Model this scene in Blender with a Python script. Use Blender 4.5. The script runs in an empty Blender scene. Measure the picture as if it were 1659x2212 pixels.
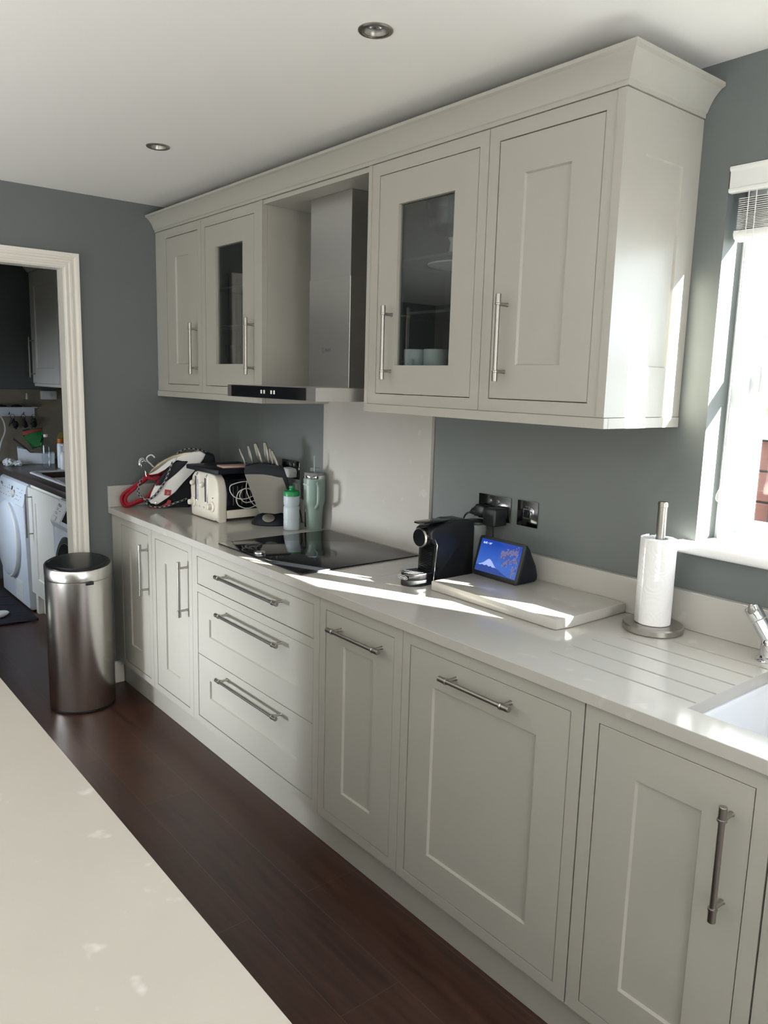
import bpy, bmesh, math, random
from mathutils import Vector, Matrix
random.seed(7)
C = bpy.context.scene.collection
S = bpy.context.scene

# ---------------------------------------------------------------- camera
cam_d = bpy.data.cameras.new('camera'); cam = bpy.data.objects.new('camera', cam_d); C.objects.link(cam)
cam_d.sensor_fit = 'HORIZONTAL'; cam_d.sensor_width = 36; cam_d.lens = 36.6208
cam_d.clip_start = .02
cam.matrix_world = Matrix([[0.6320015, -0.1442611, 0.7614216, 3.80388], [0.7745168, 0.0840853, -0.6269398, -1.97673], [0.0264186, 0.9859607, 0.1648747, 1.55841], [0, 0, 0, 1]])
S.camera = cam

# ---------------------------------------------------------------- world, sun, window and fill light, exposure
S.view_settings.view_transform = 'Standard'; S.view_settings.look = 'None'
S.view_settings.gamma = 1; S.view_settings.use_curve_mapping = False
S.view_settings.exposure = 0.62
w = bpy.data.worlds.new('sky'); S.world = w; w.use_nodes = True
bg = w.node_tree.nodes['Background']; bg.inputs[0].default_value = (.80, .90, 1.0, 1); bg.inputs[1].default_value = 6.5

def light(name, kind, loc, energy, color=(1, 1, 1), size=None, direction=None, angle=None, spread=None):
    d = bpy.data.lights.new(name, kind); o = bpy.data.objects.new(name, d); C.objects.link(o)
    o.location = loc; d.energy = energy; d.color = color
    if size: d.shape = 'RECTANGLE'; d.size, d.size_y = size
    if direction is not None: o.rotation_euler = Vector(direction).to_track_quat('-Z', 'Y').to_euler()
    if angle is not None: d.angle = angle
    if spread is not None: d.spread = spread
    return o
light('sun', 'SUN', (6, 3, 4), 100, (1, .955, .85), direction=(-1, -.42, -.381), angle=.009)
# daylight lamps inside the rooms; the side and ceiling ones are added fill
light('side_fill', 'AREA', (5.17, -1.25, 1.15), 20, (.97, 1, .99), (1.3, 1.7), (-1, 0, -.05))  # added fill lamp at the right wall, brightens the base fronts
light('garden_door_daylight', 'AREA', (-.45, -4.46, .60), 3.8, (.90, .95, 1), (.6, .55), (.36, 1, -.035), spread=math.radians(27))
light('ceiling_fill', 'AREA', (2.6, -3.7, .2), 96, (.965, 1, .995), (4.6, 1.4), (0, .05, 1))  # added upward fill low at the rear, brightens the ceiling
po = light('sink_window_portal', 'AREA', (3.2175, .19, 1.63), 1, (1, 1, 1), (.97, .97), (0, -1, 0)); po.data.cycles.is_portal = True
light('utility_window_daylight', 'AREA', (-1.6, -1.60, .95), 5.6, (.78, .88, 1), (.8, .6), (0, 1, -.42), spread=math.radians(120))

# ---------------------------------------------------------------- materials
def new_mat(name):
    m = bpy.data.materials.new(name); m.use_nodes = True
    return m, m.node_tree, m.node_tree.nodes['Principled BSDF']
def mat(name, col, rough=.5, metal=0, coat=0, bump=0, bscale=60, stretch=(1, 1, 1), var=0, vscale=4, spec=None, emit=None, estr=0, alpha=None, trans=0, ior=None):
    m, nt, b = new_mat(name); L = nt.links
    b.inputs['Base Color'].default_value = (*col, 1); b.inputs['Roughness'].default_value = rough
    b.inputs['Metallic'].default_value = metal; b.inputs['Coat Weight'].default_value = coat
    b.inputs['Coat Roughness'].default_value = .08
    if spec is not None: b.inputs['Specular IOR Level'].default_value = spec
    if trans: b.inputs['Transmission Weight'].default_value = trans
    if ior: b.inputs['IOR'].default_value = ior
    if alpha is not None: b.inputs['Alpha'].default_value = alpha
    if emit: b.inputs['Emission Color'].default_value = (*emit, 1); b.inputs['Emission Strength'].default_value = estr
    tc = nt.nodes.new('ShaderNodeTexCoord'); mp = nt.nodes.new('ShaderNodeMapping'); mp.inputs['Scale'].default_value = stretch
    L.new(tc.outputs['Object'], mp.inputs['Vector'])
    n = nt.nodes.new('ShaderNodeTexNoise'); n.inputs['Scale'].default_value = bscale; n.inputs['Detail'].default_value = 4
    L.new(mp.outputs['Vector'], n.inputs['Vector'])
    if bump:
        bp = nt.nodes.new('ShaderNodeBump'); bp.inputs['Strength'].default_value = bump; bp.inputs['Distance'].default_value = .002
        L.new(n.outputs['Fac'], bp.inputs['Height']); L.new(bp.outputs['Normal'], b.inputs['Normal'])
    if var:
        n2 = nt.nodes.new('ShaderNodeTexNoise'); n2.inputs['Scale'].default_value = vscale; n2.inputs['Detail'].default_value = 5
        L.new(mp.outputs['Vector'], n2.inputs['Vector'])
        r = nt.nodes.new('ShaderNodeValToRGB'); e = r.color_ramp.elements
        e[0].position = .3; e[1].position = .7
        e[0].color = (*[c*(1-var) for c in col], 1); e[1].color = (*[min(1, c*(1+var)) for c in col], 1)
        L.new(n2.outputs['Fac'], r.inputs['Fac']); L.new(r.outputs['Color'], b.inputs['Base Color'])
    return m
M = {}
M['cab'] = mat('painted_cabinet', (.43, .418, .372), .34, bump=.10, bscale=90, stretch=(.12, 1, 1), var=.015)
M['cabv'] = mat('painted_cabinet_upright_grain', (.43, .418, .372), .34, bump=.10, bscale=90, stretch=(1, 1, .12), var=.015)
M['wall'] = mat('grey_wall_paint', (.150, .166, .165), .55, bump=.12, bscale=260, var=.02)
M['palebounce'] = mat('pale_bounce_paint', (.68, .66, .62), .8)  # kept pale on unseen walls to bounce more light into the room
M['ceil'] = mat('ceiling_paint', (.91, .895, .865), .8, bump=.05, bscale=200)
M['trim'] = mat('white_gloss_trim', (.84, .81, .74), .3)
M['white'] = mat('white_window_paint', (.86, .86, .86), .35)
M['upvc'] = mat('white_upvc', (.70, .72, .73), .25)
M['chrome'] = mat('chrome', (.75, .76, .78), .08, 1)
M['nickel'] = mat('brushed_nickel', (.40, .385, .36), .30, 1)
M['knife'] = mat('knife_steel', (.19, .185, .165), .32, 1)
M['gun'] = mat('smoked_chrome', (.10, .10, .105), .25, 1)
M['blacknickel'] = mat('black_nickel', (.16, .165, .17), .12, 1)
M['black'] = mat('black_plastic', (.012, .013, .015), .35)
M['blackgloss'] = mat('black_gloss', (.008, .009, .011), .08)
M['navy'] = mat('dark_navy', (.007, .009, .015), .5, spec=.3)
M['rubber'] = mat('black_rubber', (.014, .017, .02), .3, bump=.05)
M['dark'] = mat('dark_void', (.02, .02, .022), .7)
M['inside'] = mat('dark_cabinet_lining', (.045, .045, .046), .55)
M['cream'] = mat('cream_enamel', (.74, .70, .60), .12, coat=.5)
M['plastic'] = mat('white_plastic', (.78, .78, .77), .35)
M['appliance'] = mat('white_appliance_enamel', (.74, .79, .86), .28)
M['sticker'] = mat('red_sticker', (.45, .03, .04), .5)
M['red'] = mat('red_velvet', (.30, .004, .018), .8, bump=.3, bscale=300)
M['orange'] = mat('orange_red_plastic', (.42, .03, .025), .5)
M['gold'] = mat('champagne_soleplate', (.33, .29, .21), .3, .6)
M['sage'] = mat('sage_green_enamel', (.20, .27, .235), .4)
M['green'] = mat('green_plastic', (.0, .22, .055), .4)
M['frost'] = mat('frosted_plastic', (.62, .70, .74), .35, trans=.35, ior=1.3)
M['smoke'] = mat('smoky_clear_plastic', (.42, .46, .46), .15, trans=.6, ior=1.3)
M['pink'] = mat('rose_plastic', (.62, .42, .36), .4)
M['paper'] = None
M['label'] = mat('printed_grey', (.12, .12, .13), .6)
M['lightprint'] = mat('printed_white', (.80, .80, .80), .6)
M['ceramic'] = mat('white_ceramic_sink', (.80, .82, .86), .12, coat=.4)
M['cup'] = mat('white_china', (.55, .56, .56), .3)
M['cord'] = mat('white_cable', (.78, .76, .72), .45)
M['bag'] = mat('green_plastic_bag', (.01, .16, .035), .3, bump=.8, bscale=14)
M['bagred'] = mat('red_bag_print', (.30, .02, .02), .4)
M['amber'] = mat('orange_cap', (.48, .14, .01), .4)
M['yellowleaf'] = mat('yellow_green_sponge', (.16, .15, .02), .8)
M['foil'] = mat('crumpled_tissue', (.82, .86, .90), .5, bump=.5, bscale=30)
M['mat'] = mat('dark_door_mat', (.018, .018, .026), .95, bump=.5, bscale=40, var=.3, vscale=12)
M['wtop2'] = mat('dark_laminate', (.055, .038, .034), .3, var=.25, vscale=30)
M['leaf'] = mat('leaf_green', (.10, .14, .06), .7)
M['ground'] = mat('pale_patio', (.12, .115, .10), .9, var=.15)
M['brass'] = mat('warm_metal', (.5, .4, .3), .4, 1)

def steel(name, axis, col=(.50, .49, .48), rough=.27, bump=.04):
    m, nt, b = new_mat(name); L = nt.links
    b.inputs['Base Color'].default_value = (*col, 1); b.inputs['Metallic'].default_value = 1; b.inputs['Roughness'].default_value = rough
    tc = nt.nodes.new('ShaderNodeTexCoord'); mp = nt.nodes.new('ShaderNodeMapping')
    mp.inputs['Scale'].default_value = {'x': (1, 200, 200), 'z': (200, 200, 1), 'h': (.6, .6, 900)}[axis]
    n = nt.nodes.new('ShaderNodeTexNoise'); n.inputs['Scale'].default_value = 3; n.inputs['Detail'].default_value = 3
    L.new(tc.outputs['Object'], mp.inputs['Vector']); L.new(mp.outputs['Vector'], n.inputs['Vector'])
    bp = nt.nodes.new('ShaderNodeBump'); bp.inputs['Strength'].default_value = bump; bp.inputs['Distance'].default_value = .0002
    L.new(n.outputs['Fac'], bp.inputs['Height']); L.new(bp.outputs['Normal'], b.inputs['Normal'])
    mr = nt.nodes.new('ShaderNodeMapRange'); mr.inputs['To Min'].default_value = rough-.02; mr.inputs['To Max'].default_value = rough+.03
    L.new(n.outputs['Fac'], mr.inputs['Value']); L.new(mr.outputs['Result'], b.inputs['Roughness'])
    return m
M['steelk'] = steel('knife_block_steel', 'h', (.21, .20, .18), .38)
M['steelx'] = steel('brushed_steel_level', 'h', (.64,.63,.62), .33)
M['steelz'] = mat('brushed_steel_bin', (.74, .725, .70), .24, 1)
M['steelz'].node_tree.nodes['Principled BSDF'].inputs['Anisotropic'].default_value = .45

# quartz: pale stone with faint clouds and small flecks
def quartz(name, base, light_, rough):
    m, nt, b = new_mat(name); L = nt.links
    tc = nt.nodes.new('ShaderNodeTexCoord')
    n = nt.nodes.new('ShaderNodeTexNoise'); n.inputs['Scale'].default_value = 4; n.inputs['Detail'].default_value = 6
    n2 = nt.nodes.new('ShaderNodeTexNoise'); n2.inputs['Scale'].default_value = 17; n2.inputs['Detail'].default_value = 3
    for q in (n, n2): L.new(tc.outputs['Object'], q.inputs['Vector'])
    r = nt.nodes.new('ShaderNodeValToRGB'); r.color_ramp.elements[0].position = .35; r.color_ramp.elements[1].position = .65
    r.color_ramp.elements[0].color = (*base, 1); r.color_ramp.elements[1].color = (*[c*1.05 for c in base], 1)
    r2 = nt.nodes.new('ShaderNodeValToRGB'); r2.color_ramp.elements[0].position = .66; r2.color_ramp.elements[1].position = .74
    r2.color_ramp.elements[0].color = (0, 0, 0, 1); r2.color_ramp.elements[1].color = (.9, .9, .9, 1)
    mx = nt.nodes.new('ShaderNodeMix'); mx.data_type = 'RGBA'; mx.inputs['B'].default_value = (*light_, 1)
    L.new(n.outputs['Fac'], r.inputs['Fac']); L.new(n2.outputs['Fac'], r2.inputs['Fac'])
    L.new(r2.outputs['Color'], mx.inputs['Factor']); L.new(r.outputs['Color'], mx.inputs['A']); L.new(mx.outputs['Result'], b.inputs['Base Color'])
    b.inputs['Roughness'].default_value = rough
    return m
M['quartz'] = quartz('pale_quartz', (.47, .452, .42), (.54, .525, .49), .12)
M['island'] = quartz('warm_quartz', (.49, .455, .405), (.66, .63, .585), .30)

def wood_floor():
    m, nt, b = new_mat('dark_wood_floor'); L = nt.links
    tc = nt.nodes.new('ShaderNodeTexCoord')
    br = nt.nodes.new('ShaderNodeTexBrick'); br.inputs['Scale'].default_value = 1; br.offset = .37; br.squash = 1
    br.inputs['Brick Width'].default_value = 1.22; br.inputs['Row Height'].default_value = .19; br.inputs['Mortar Size'].default_value = .0015
    br.inputs['Mortar Smooth'].default_value = .2; br.inputs['Bias'].default_value = -.1
    br.inputs['Color1'].default_value = (0, 0, 0, 1); br.inputs['Color2'].default_value = (1, 1, 1, 1); br.inputs['Mortar'].default_value = (.5, .5, .5, 1)
    L.new(tc.outputs['Object'], br.inputs['Vector'])
    mp = nt.nodes.new('ShaderNodeMapping'); mp.inputs['Scale'].default_value = (1.2, 14, 1); L.new(tc.outputs['Object'], mp.inputs['Vector'])
    n = nt.nodes.new('ShaderNodeTexNoise'); n.inputs['Scale'].default_value = 3; n.inputs['Detail'].default_value = 8; n.inputs['Distortion'].default_value = .6
    L.new(mp.outputs['Vector'], n.inputs['Vector'])
    mp2 = nt.nodes.new('ShaderNodeMapping'); mp2.inputs['Scale'].default_value = (1.1, 4, 1); L.new(tc.outputs['Object'], mp2.inputs['Vector'])
    n3 = nt.nodes.new('ShaderNodeTexNoise'); n3.inputs['Scale'].default_value = 2.2; n3.inputs['Detail'].default_value = 2
    L.new(mp2.outputs['Vector'], n3.inputs['Vector'])
    r = nt.nodes.new('ShaderNodeValToRGB'); e = r.color_ramp.elements
    e[0].position = .3; e[0].color = (.024, .0105, .0090, 1); e[1].position = .75; e[1].color = (.066, .029, .021, 1)
    L.new(n.outputs['Fac'], r.inputs['Fac'])
    mx = nt.nodes.new('ShaderNodeMix'); mx.data_type = 'RGBA'; mx.blend_type = 'MIX'; mx.inputs['B'].default_value = (.075, .030, .016, 1)
    ma = nt.nodes.new('ShaderNodeMath'); ma.operation = 'MULTIPLY'; L.new(br.outputs['Color'], ma.inputs[0]); L.new(n3.outputs['Fac'], ma.inputs[1])
    L.new(ma.outputs[0], mx.inputs['Factor']); L.new(r.outputs['Color'], mx.inputs['A'])
    mx2 = nt.nodes.new('ShaderNodeMix'); mx2.data_type = 'RGBA'; mx2.inputs['B'].default_value = (.075, .048, .042, 1)
    L.new(br.outputs['Fac'], mx2.inputs['Factor']); L.new(mx.outputs['Result'], mx2.inputs['A'])
    L.new(mx2.outputs['Result'], b.inputs['Base Color'])
    mr = nt.nodes.new('ShaderNodeMapRange'); mr.inputs['To Min'].default_value = .26; mr.inputs['To Max'].default_value = .46
    L.new(n.outputs['Fac'], mr.inputs['Value']); L.new(mr.outputs['Result'], b.inputs['Roughness'])
    bp = nt.nodes.new('ShaderNodeBump'); bp.inputs['Strength'].default_value = .15; bp.inputs['Distance'].default_value = .002
    L.new(n.outputs['Fac'], bp.inputs['Height']); L.new(bp.outputs['Normal'], b.inputs['Normal'])
    return m
M['floor'] = wood_floor()

def tiles(name, c1, size, rough=.35):
    m, nt, b = new_mat(name); L = nt.links
    tc = nt.nodes.new('ShaderNodeTexCoord'); mp = nt.nodes.new('ShaderNodeMapping'); mp.inputs['Rotation'].default_value = (0, math.pi/2, 0)
    L.new(tc.outputs['Object'], mp.inputs['Vector'])
    n = nt.nodes.new('ShaderNodeTexNoise'); n.inputs['Scale'].default_value = 14; n.inputs['Detail'].default_value = 5
    L.new(tc.outputs['Object'], n.inputs['Vector'])
    r = nt.nodes.new('ShaderNodeValToRGB'); r.color_ramp.elements[0].color = (*[c*.8 for c in c1], 1); r.color_ramp.elements[1].color = (*[c*1.15 for c in c1], 1)
    L.new(n.outputs['Fac'], r.inputs['Fac']); L.new(r.outputs['Color'], b.inputs['Base Color']); b.inputs['Roughness'].default_value = rough
    return m
M['tile'] = tiles('sandy_tiles', (.30, .26, .20), .3)

def fence_mat():
    m, nt, b = new_mat('red_brown_fence_boards'); L = nt.links
    tc = nt.nodes.new('ShaderNodeTexCoord'); mp = nt.nodes.new('ShaderNodeMapping'); mp.inputs['Scale'].default_value = (2, 2, 22)
    L.new(tc.outputs['Object'], mp.inputs['Vector'])
    n = nt.nodes.new('ShaderNodeTexNoise'); n.inputs['Scale'].default_value = 3; n.inputs['Detail'].default_value = 6
    L.new(mp.outputs['Vector'], n.inputs['Vector'])
    r = nt.nodes.new('ShaderNodeValToRGB'); r.color_ramp.elements[0].color = (.07, .02, .014, 1); r.color_ramp.elements[1].color = (.15, .055, .04, 1)
    L.new(n.outputs['Fac'], r.inputs['Fac']); L.new(r.outputs['Color'], b.inputs['Base Color']); b.inputs['Roughness'].default_value = .8
    return m
M['fence'] = fence_mat()

def glass(name, tint=(1, 1, 1), rough=0.0, base=.04):
    # thin glazing: mostly see-through with a clear reflection
    m = bpy.data.materials.new(name); m.use_nodes = True; nt = m.node_tree; nt.nodes.clear(); L = nt.links
    o = nt.nodes.new('ShaderNodeOutputMaterial'); t = nt.nodes.new('ShaderNodeBsdfTransparent'); g = nt.nodes.new('ShaderNodeBsdfGlossy')
    t.inputs[0].default_value = (*tint, 1); g.inputs['Roughness'].default_value = rough
    lw = nt.nodes.new('ShaderNodeLayerWeight'); lw.inputs['Blend'].default_value = .5
    pw = nt.nodes.new('ShaderNodeMath'); pw.operation = 'POWER'; pw.inputs[1].default_value = 4.5; L.new(lw.outputs['Facing'], pw.inputs[0])
    f = nt.nodes.new('ShaderNodeMath'); f.operation = 'MULTIPLY_ADD'; f.inputs[1].default_value = .7; f.inputs[2].default_value = base; L.new(pw.outputs[0], f.inputs[0])
    x = nt.nodes.new('ShaderNodeMixShader'); L.new(f.outputs[0], x.inputs[0]); L.new(t.outputs[0], x.inputs[1]); L.new(g.outputs[0], x.inputs[2])
    L.new(x.outputs[0], o.inputs[0]); return m
M['glass'] = glass('window_glass', (.97, .985, .98))
M['cabglass'] = glass('cabinet_glass', (.80, .84, .84), 0, .09)
M['clear'] = glass('clear_glassware', (.86, .89, .90), .02)

def paper_mat():
    m, nt, b = new_mat('embossed_kitchen_paper'); L = nt.links
    b.inputs['Base Color'].default_value = (.86, .86, .86, 1); b.inputs['Roughness'].default_value = .9
    tc = nt.nodes.new('ShaderNodeTexCoord'); v = nt.nodes.new('ShaderNodeTexVoronoi'); v.inputs['Scale'].default_value = 19; v.inputs['Randomness'].default_value = .7
    L.new(tc.outputs['Object'], v.inputs['Vector'])
    ma = nt.nodes.new('ShaderNodeMath'); ma.operation = 'MULTIPLY'; ma.inputs[1].default_value = 34; L.new(v.outputs['Distance'], ma.inputs[0])
    sn = nt.nodes.new('ShaderNodeMath'); sn.operation = 'SINE'; L.new(ma.outputs[0], sn.inputs[0])
    bp = nt.nodes.new('ShaderNodeBump'); bp.inputs['Strength'].default_value = .22; bp.inputs['Distance'].default_value = .0012
    L.new(sn.outputs[0], bp.inputs['Height']); L.new(bp.outputs['Normal'], b.inputs['Normal'])
    return m
M['paper'] = paper_mat()

def braid_mat():
    m, nt, b = new_mat('black_and_white_braid'); L = nt.links
    tc = nt.nodes.new('ShaderNodeTexCoord'); ck = nt.nodes.new('ShaderNodeTexChecker'); ck.inputs['Scale'].default_value = 1
    mp = nt.nodes.new('ShaderNodeMapping'); mp.inputs['Scale'].default_value = (2, 30, 1); mp.inputs['Rotation'].default_value = (0, 0, .0)
    L.new(tc.outputs['UV'], mp.inputs['Vector']); L.new(mp.outputs['Vector'], ck.inputs['Vector'])
    ck.inputs['Color1'].default_value = (.008, .009, .015, 1); ck.inputs['Color2'].default_value = (.33, .33, .34, 1)
    L.new(ck.outputs['Color'], b.inputs['Base Color']); b.inputs['Roughness'].default_value = .8
    return m
M['braid'] = braid_mat()

def screen_mat():
    m, nt, b = new_mat('display_sky'); L = nt.links
    tc = nt.nodes.new('ShaderNodeTexCoord'); sp = nt.nodes.new('ShaderNodeSeparateXYZ'); L.new(tc.outputs['Object'], sp.inputs[0])
    mr = nt.nodes.new('ShaderNodeMapRange'); mr.inputs['From Min'].default_value = .01; mr.inputs['From Max'].default_value = .11
    L.new(sp.outputs['Z'], mr.inputs['Value'])
    r = nt.nodes.new('ShaderNodeValToRGB'); e = r.color_ramp.elements
    e[0].position = 0; e[0].color = (.06, .13, .42, 1); e[1].position = 1; e[1].color = (.012, .055, .36, 1)
    q = e.new(.35); q.color = (.05, .14, .52, 1)
    L.new(mr.outputs['Result'], r.inputs['Fac']); L.new(r.outputs['Color'], b.inputs['Emission Color']); b.inputs['Emission Strength'].default_value = .72
    b.inputs['Base Color'].default_value = (.0, .0, .0, 1); b.inputs['Roughness'].default_value = .1
    return m
M['screen'] = screen_mat()
def glow(name, c, s=1): return mat(name, (0, 0, 0), .3, emit=c, estr=s)
M['snow'] = glow('display_snow', (.26, .33, .62)); M['slope'] = glow('display_slope', (.018, .045, .20)); M['blossom'] = glow('display_blossom', (.11, .105, .21))
M['dimblossom'] = glow('display_dim_blossom', (.05, .05, .17)); M['glowtext'] = glow('display_white', (.6, .7, 1)); M['vane'] = mat('reflector_facets', (.85, .85, .85), .12, 1)

# ---------------------------------------------------------------- mesh helpers
class B:
    def __init__(s): s.bm = bmesh.new()
    def box(s, x0, x1, y0, y1, z0, z1, bev=0, seg=2):
        vs = [s.bm.verts.new((x, y, z)) for x in (x0, x1) for y in (y0, y1) for z in (z0, z1)]
        fs = [s.bm.faces.new([vs[i] for i in f]) for f in ((0, 1, 3, 2), (4, 6, 7, 5), (0, 4, 5, 1), (2, 3, 7, 6), (0, 2, 6, 4), (1, 5, 7, 3))]
        if bev:
            ed = {e for f in fs for e in f.edges}
            bmesh.ops.bevel(s.bm, geom=list(ed), offset=bev, segments=seg, profile=.5, affect='EDGES')
        return s
    def prism(s, pts, a0, a1, axis='y', bev=0, seg=2):
        # polygon given in the two other axes, pushed along axis from a0 to a1
        def P(u, v, a):
            return {'y': (u, a, v), 'x': (a, u, v), 'z': (u, v, a)}[axis]
        lo = [s.bm.verts.new(P(u, v, a0)) for u, v in pts]; hi = [s.bm.verts.new(P(u, v, a1)) for u, v in pts]
        n = len(pts); fs = [s.bm.faces.new(lo), s.bm.faces.new(hi[::-1])]
        sd = [s.bm.faces.new((lo[i], hi[i], hi[(i+1) % n], lo[(i+1) % n])) for i in range(n)]
        if bev:
            ed = {e for f in fs for e in f.edges}
            bmesh.ops.bevel(s.bm, geom=list(ed), offset=bev, segments=seg, profile=.5, affect='EDGES')
        return s
    def lathe(s, prof, c=(0, 0, 0), n=40, axis='z', cap=True):
        rings = []
        for r, h in prof:
            ring = []
            for i in range(n):
                a = 2*math.pi*i/n; u, v = r*math.cos(a), r*math.sin(a)
                p = {'z': (u, v, h), 'y': (u, h, v), 'x': (h, u, v)}[axis]
                ring.append(s.bm.verts.new((c[0]+p[0], c[1]+p[1], c[2]+p[2])))
            rings.append(ring)
        for a, b_ in zip(rings, rings[1:]):
            for i in range(n): s.bm.faces.new((a[i], a[(i+1) % n], b_[(i+1) % n], b_[i]))
        if cap: s.bm.faces.new(rings[0][::-1]); s.bm.faces.new(rings[-1])
        return s
    def cyl(s, p0, p1, r0, r1=None, n=20):
        return s.tube([p0, p1], [r0, r0 if r1 is None else r1], n)
    def tube(s, path, r, n=12, closed=False, flat=1.0, uv=False):
        P = [Vector(p) for p in path]; m = len(P); R = r if isinstance(r, (list, tuple)) else [r]*m
        rings = []; up = None; ul = s.bm.loops.layers.uv.verify() if uv else None; d = 0; ds = []
        for i, p in enumerate(P):
            a = P[i-1] if (i > 0 or closed) else p; b_ = P[(i+1) % m] if (i < m-1 or closed) else p
            t = (b_-a).normalized()
            if up is None: up = t.orthogonal().normalized()
            up = (up-t*up.dot(t)).normalized(); q = t.cross(up)
            rings.append([s.bm.verts.new(p+(up*math.cos(2*math.pi*k/n)+q*math.sin(2*math.pi*k/n)*flat)*R[i]) for k in range(n)])
            ds.append(d); d += (P[(i+1) % m]-p).length
        rng = range(m if closed else m-1)
        for i in rng:
            a, b_ = rings[i], rings[(i+1) % m]
            for k in range(n):
                f = s.bm.faces.new((a[k], a[(k+1) % n], b_[(k+1) % n], b_[k]))
                if uv:
                    e = ds[i]+(P[(i+1) % m]-P[i]).length
                    for lp, (uu, vv) in zip(f.loops, ((k/n, ds[i]), ((k+1)/n, ds[i]), ((k+1)/n, e), (k/n, e))): lp[ul].uv = (uu*2, vv*3)
        if not closed: s.bm.faces.new(rings[0][::-1]); s.bm.faces.new(rings[-1])
        return s
    def ring_frame(s, x0, x1, z0, z1, ix0, ix1, iz0, iz1, y0, y1):
        # flat frame in the xz plane with a rectangular opening, from y0 (front) to y1 (back)
        o = [(x0, z0), (x1, z0), (x1, z1), (x0, z1)]; i = [(ix0, iz0), (ix1, iz0), (ix1, iz1), (ix0, iz1)]
        V = lambda L, y: [s.bm.verts.new((a, y, b)) for a, b in L]
        of, ob, inf, inb = V(o, y0), V(o, y1), V(i, y0), V(i, y1)
        for k in range(4):
            j = (k+1) % 4
            s.bm.faces.new((of[k], of[j], inf[j], inf[k])); s.bm.faces.new((ob[j], ob[k], inb[k], inb[j]))
            s.bm.faces.new((of[j], of[k], ob[k], ob[j])); s.bm.faces.new((inf[k], inf[j], inb[j], inb[k]))
        return s
    def shaker(s, x0, x1, z0, z1, ix0, ix1, iz0, iz1, y, t=.02, rec=.007, cham=.0035):
        o = [(x0, z0), (x1, z0), (x1, z1), (x0, z1)]; i = [(ix0, iz0), (ix1, iz0), (ix1, iz1), (ix0, iz1)]
        p = [(ix0+cham, iz0+cham), (ix1-cham, iz0+cham), (ix1-cham, iz1-cham), (ix0+cham, iz1-cham)]
        V = lambda L, yy: [s.bm.verts.new((a, yy, b)) for a, b in L]
        e = .0012
        oe = [(x0+e, z0+e), (x1-e, z0+e), (x1-e, z1-e), (x0+e, z1-e)]
        of, oo, ob, inf, pn = V(oe, y), V(o, y+e), V(o, y+t), V(i, y), V(p, y+rec)
        for k in range(4):
            j = (k+1) % 4
            s.bm.faces.new((of[k], of[j], inf[j], inf[k])); s.bm.faces.new((oo[k], oo[j], of[j], of[k])); s.bm.faces.new((ob[k], ob[j], oo[j], oo[k]))
            s.bm.faces.new((inf[k], inf[j], pn[j], pn[k]))
        s.bm.faces.new(pn); s.bm.faces.new(ob[::-1]); return s
    def sphere(s, c, r, sc=(1, 1, 1), n=16):
        g = bmesh.ops.create_uvsphere(s.bm, u_segments=n, v_segments=max(6, n//2), radius=r)
        for v in g['verts']: v.co = Vector((v.co.x*sc[0]+c[0], v.co.y*sc[1]+c[1], v.co.z*sc[2]+c[2]))
        return s
    def build(s, name, m, parent=None, smooth=True, ang=38, **tags):
        bmesh.ops.recalc_face_normals(s.bm, faces=s.bm.faces)
        me = bpy.data.meshes.new(name); s.bm.to_mesh(me); s.bm.free()
        if m is not None:
            for q in (m if isinstance(m, (list, tuple)) else [m]): me.materials.append(M[q] if isinstance(q, str) else q)
        if smooth:
            me.shade_smooth()
            try: me.set_sharp_from_angle(angle=math.radians(ang))
            except Exception: pass
        o = bpy.data.objects.new(name, me); C.objects.link(o)
        if parent: o.parent = parent
        for k, v in tags.items(): o[k] = v
        return o

def thing(name, label, cat, loc=(0, 0, 0), rz=0, group=None):
    o = bpy.data.objects.new(name, None); o.empty_display_size = .05; C.objects.link(o)
    o.location = loc; o.rotation_euler = (0, 0, rz); o['label'] = label; o['category'] = cat
    if group: o['group'] = group
    return o
def tag(o, label, cat, group=None):
    o['label'] = label; o['category'] = cat
    if group: o['group'] = group
    return o
def cut(o, boxes):
    b = B()
    for q in boxes: b.box(*q)
    c = b.build('cutter_tmp', None, smooth=False)
    md = o.modifiers.new('cut', 'BOOLEAN'); md.object = c; md.operation = 'DIFFERENCE'; md.solver = 'EXACT'
    bpy.context.view_layer.update(); dg = bpy.context.evaluated_depsgraph_get()
    me = bpy.data.meshes.new_from_object(o.evaluated_get(dg)); o.modifiers.clear()
    old = o.data; o.data = me; bpy.data.meshes.remove(old); cm = c.data
    bpy.data.objects.remove(c); bpy.data.meshes.remove(cm)
    me.shade_smooth(); me.set_sharp_from_angle(angle=math.radians(30))
    return o
def copy_tree(o, parent=None):
    c = o.copy(); C.objects.link(c)
    if parent: c.parent = parent
    for ch in list(o.children): copy_tree(ch, c)
    return c
def smooth_path(P, k=6, closed=False):
    P = [Vector(p) for p in P]; n = len(P); out = []
    for i in range(n if closed else n-1):
        p0 = P[(i-1) % n] if (closed or i > 0) else P[0]; p1 = P[i]; p2 = P[(i+1) % n]; p3 = P[(i+2) % n] if (closed or i < n-2) else P[-1]
        for j in range(k):
            t = j/k; out.append(.5*((2*p1)+(p2-p0)*t+(2*p0-5*p1+4*p2-p3)*t*t+(3*p1-p0-3*p2+p3)*t**3))
    if not closed: out.append(P[-1])
    return out
FONT = None
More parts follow.
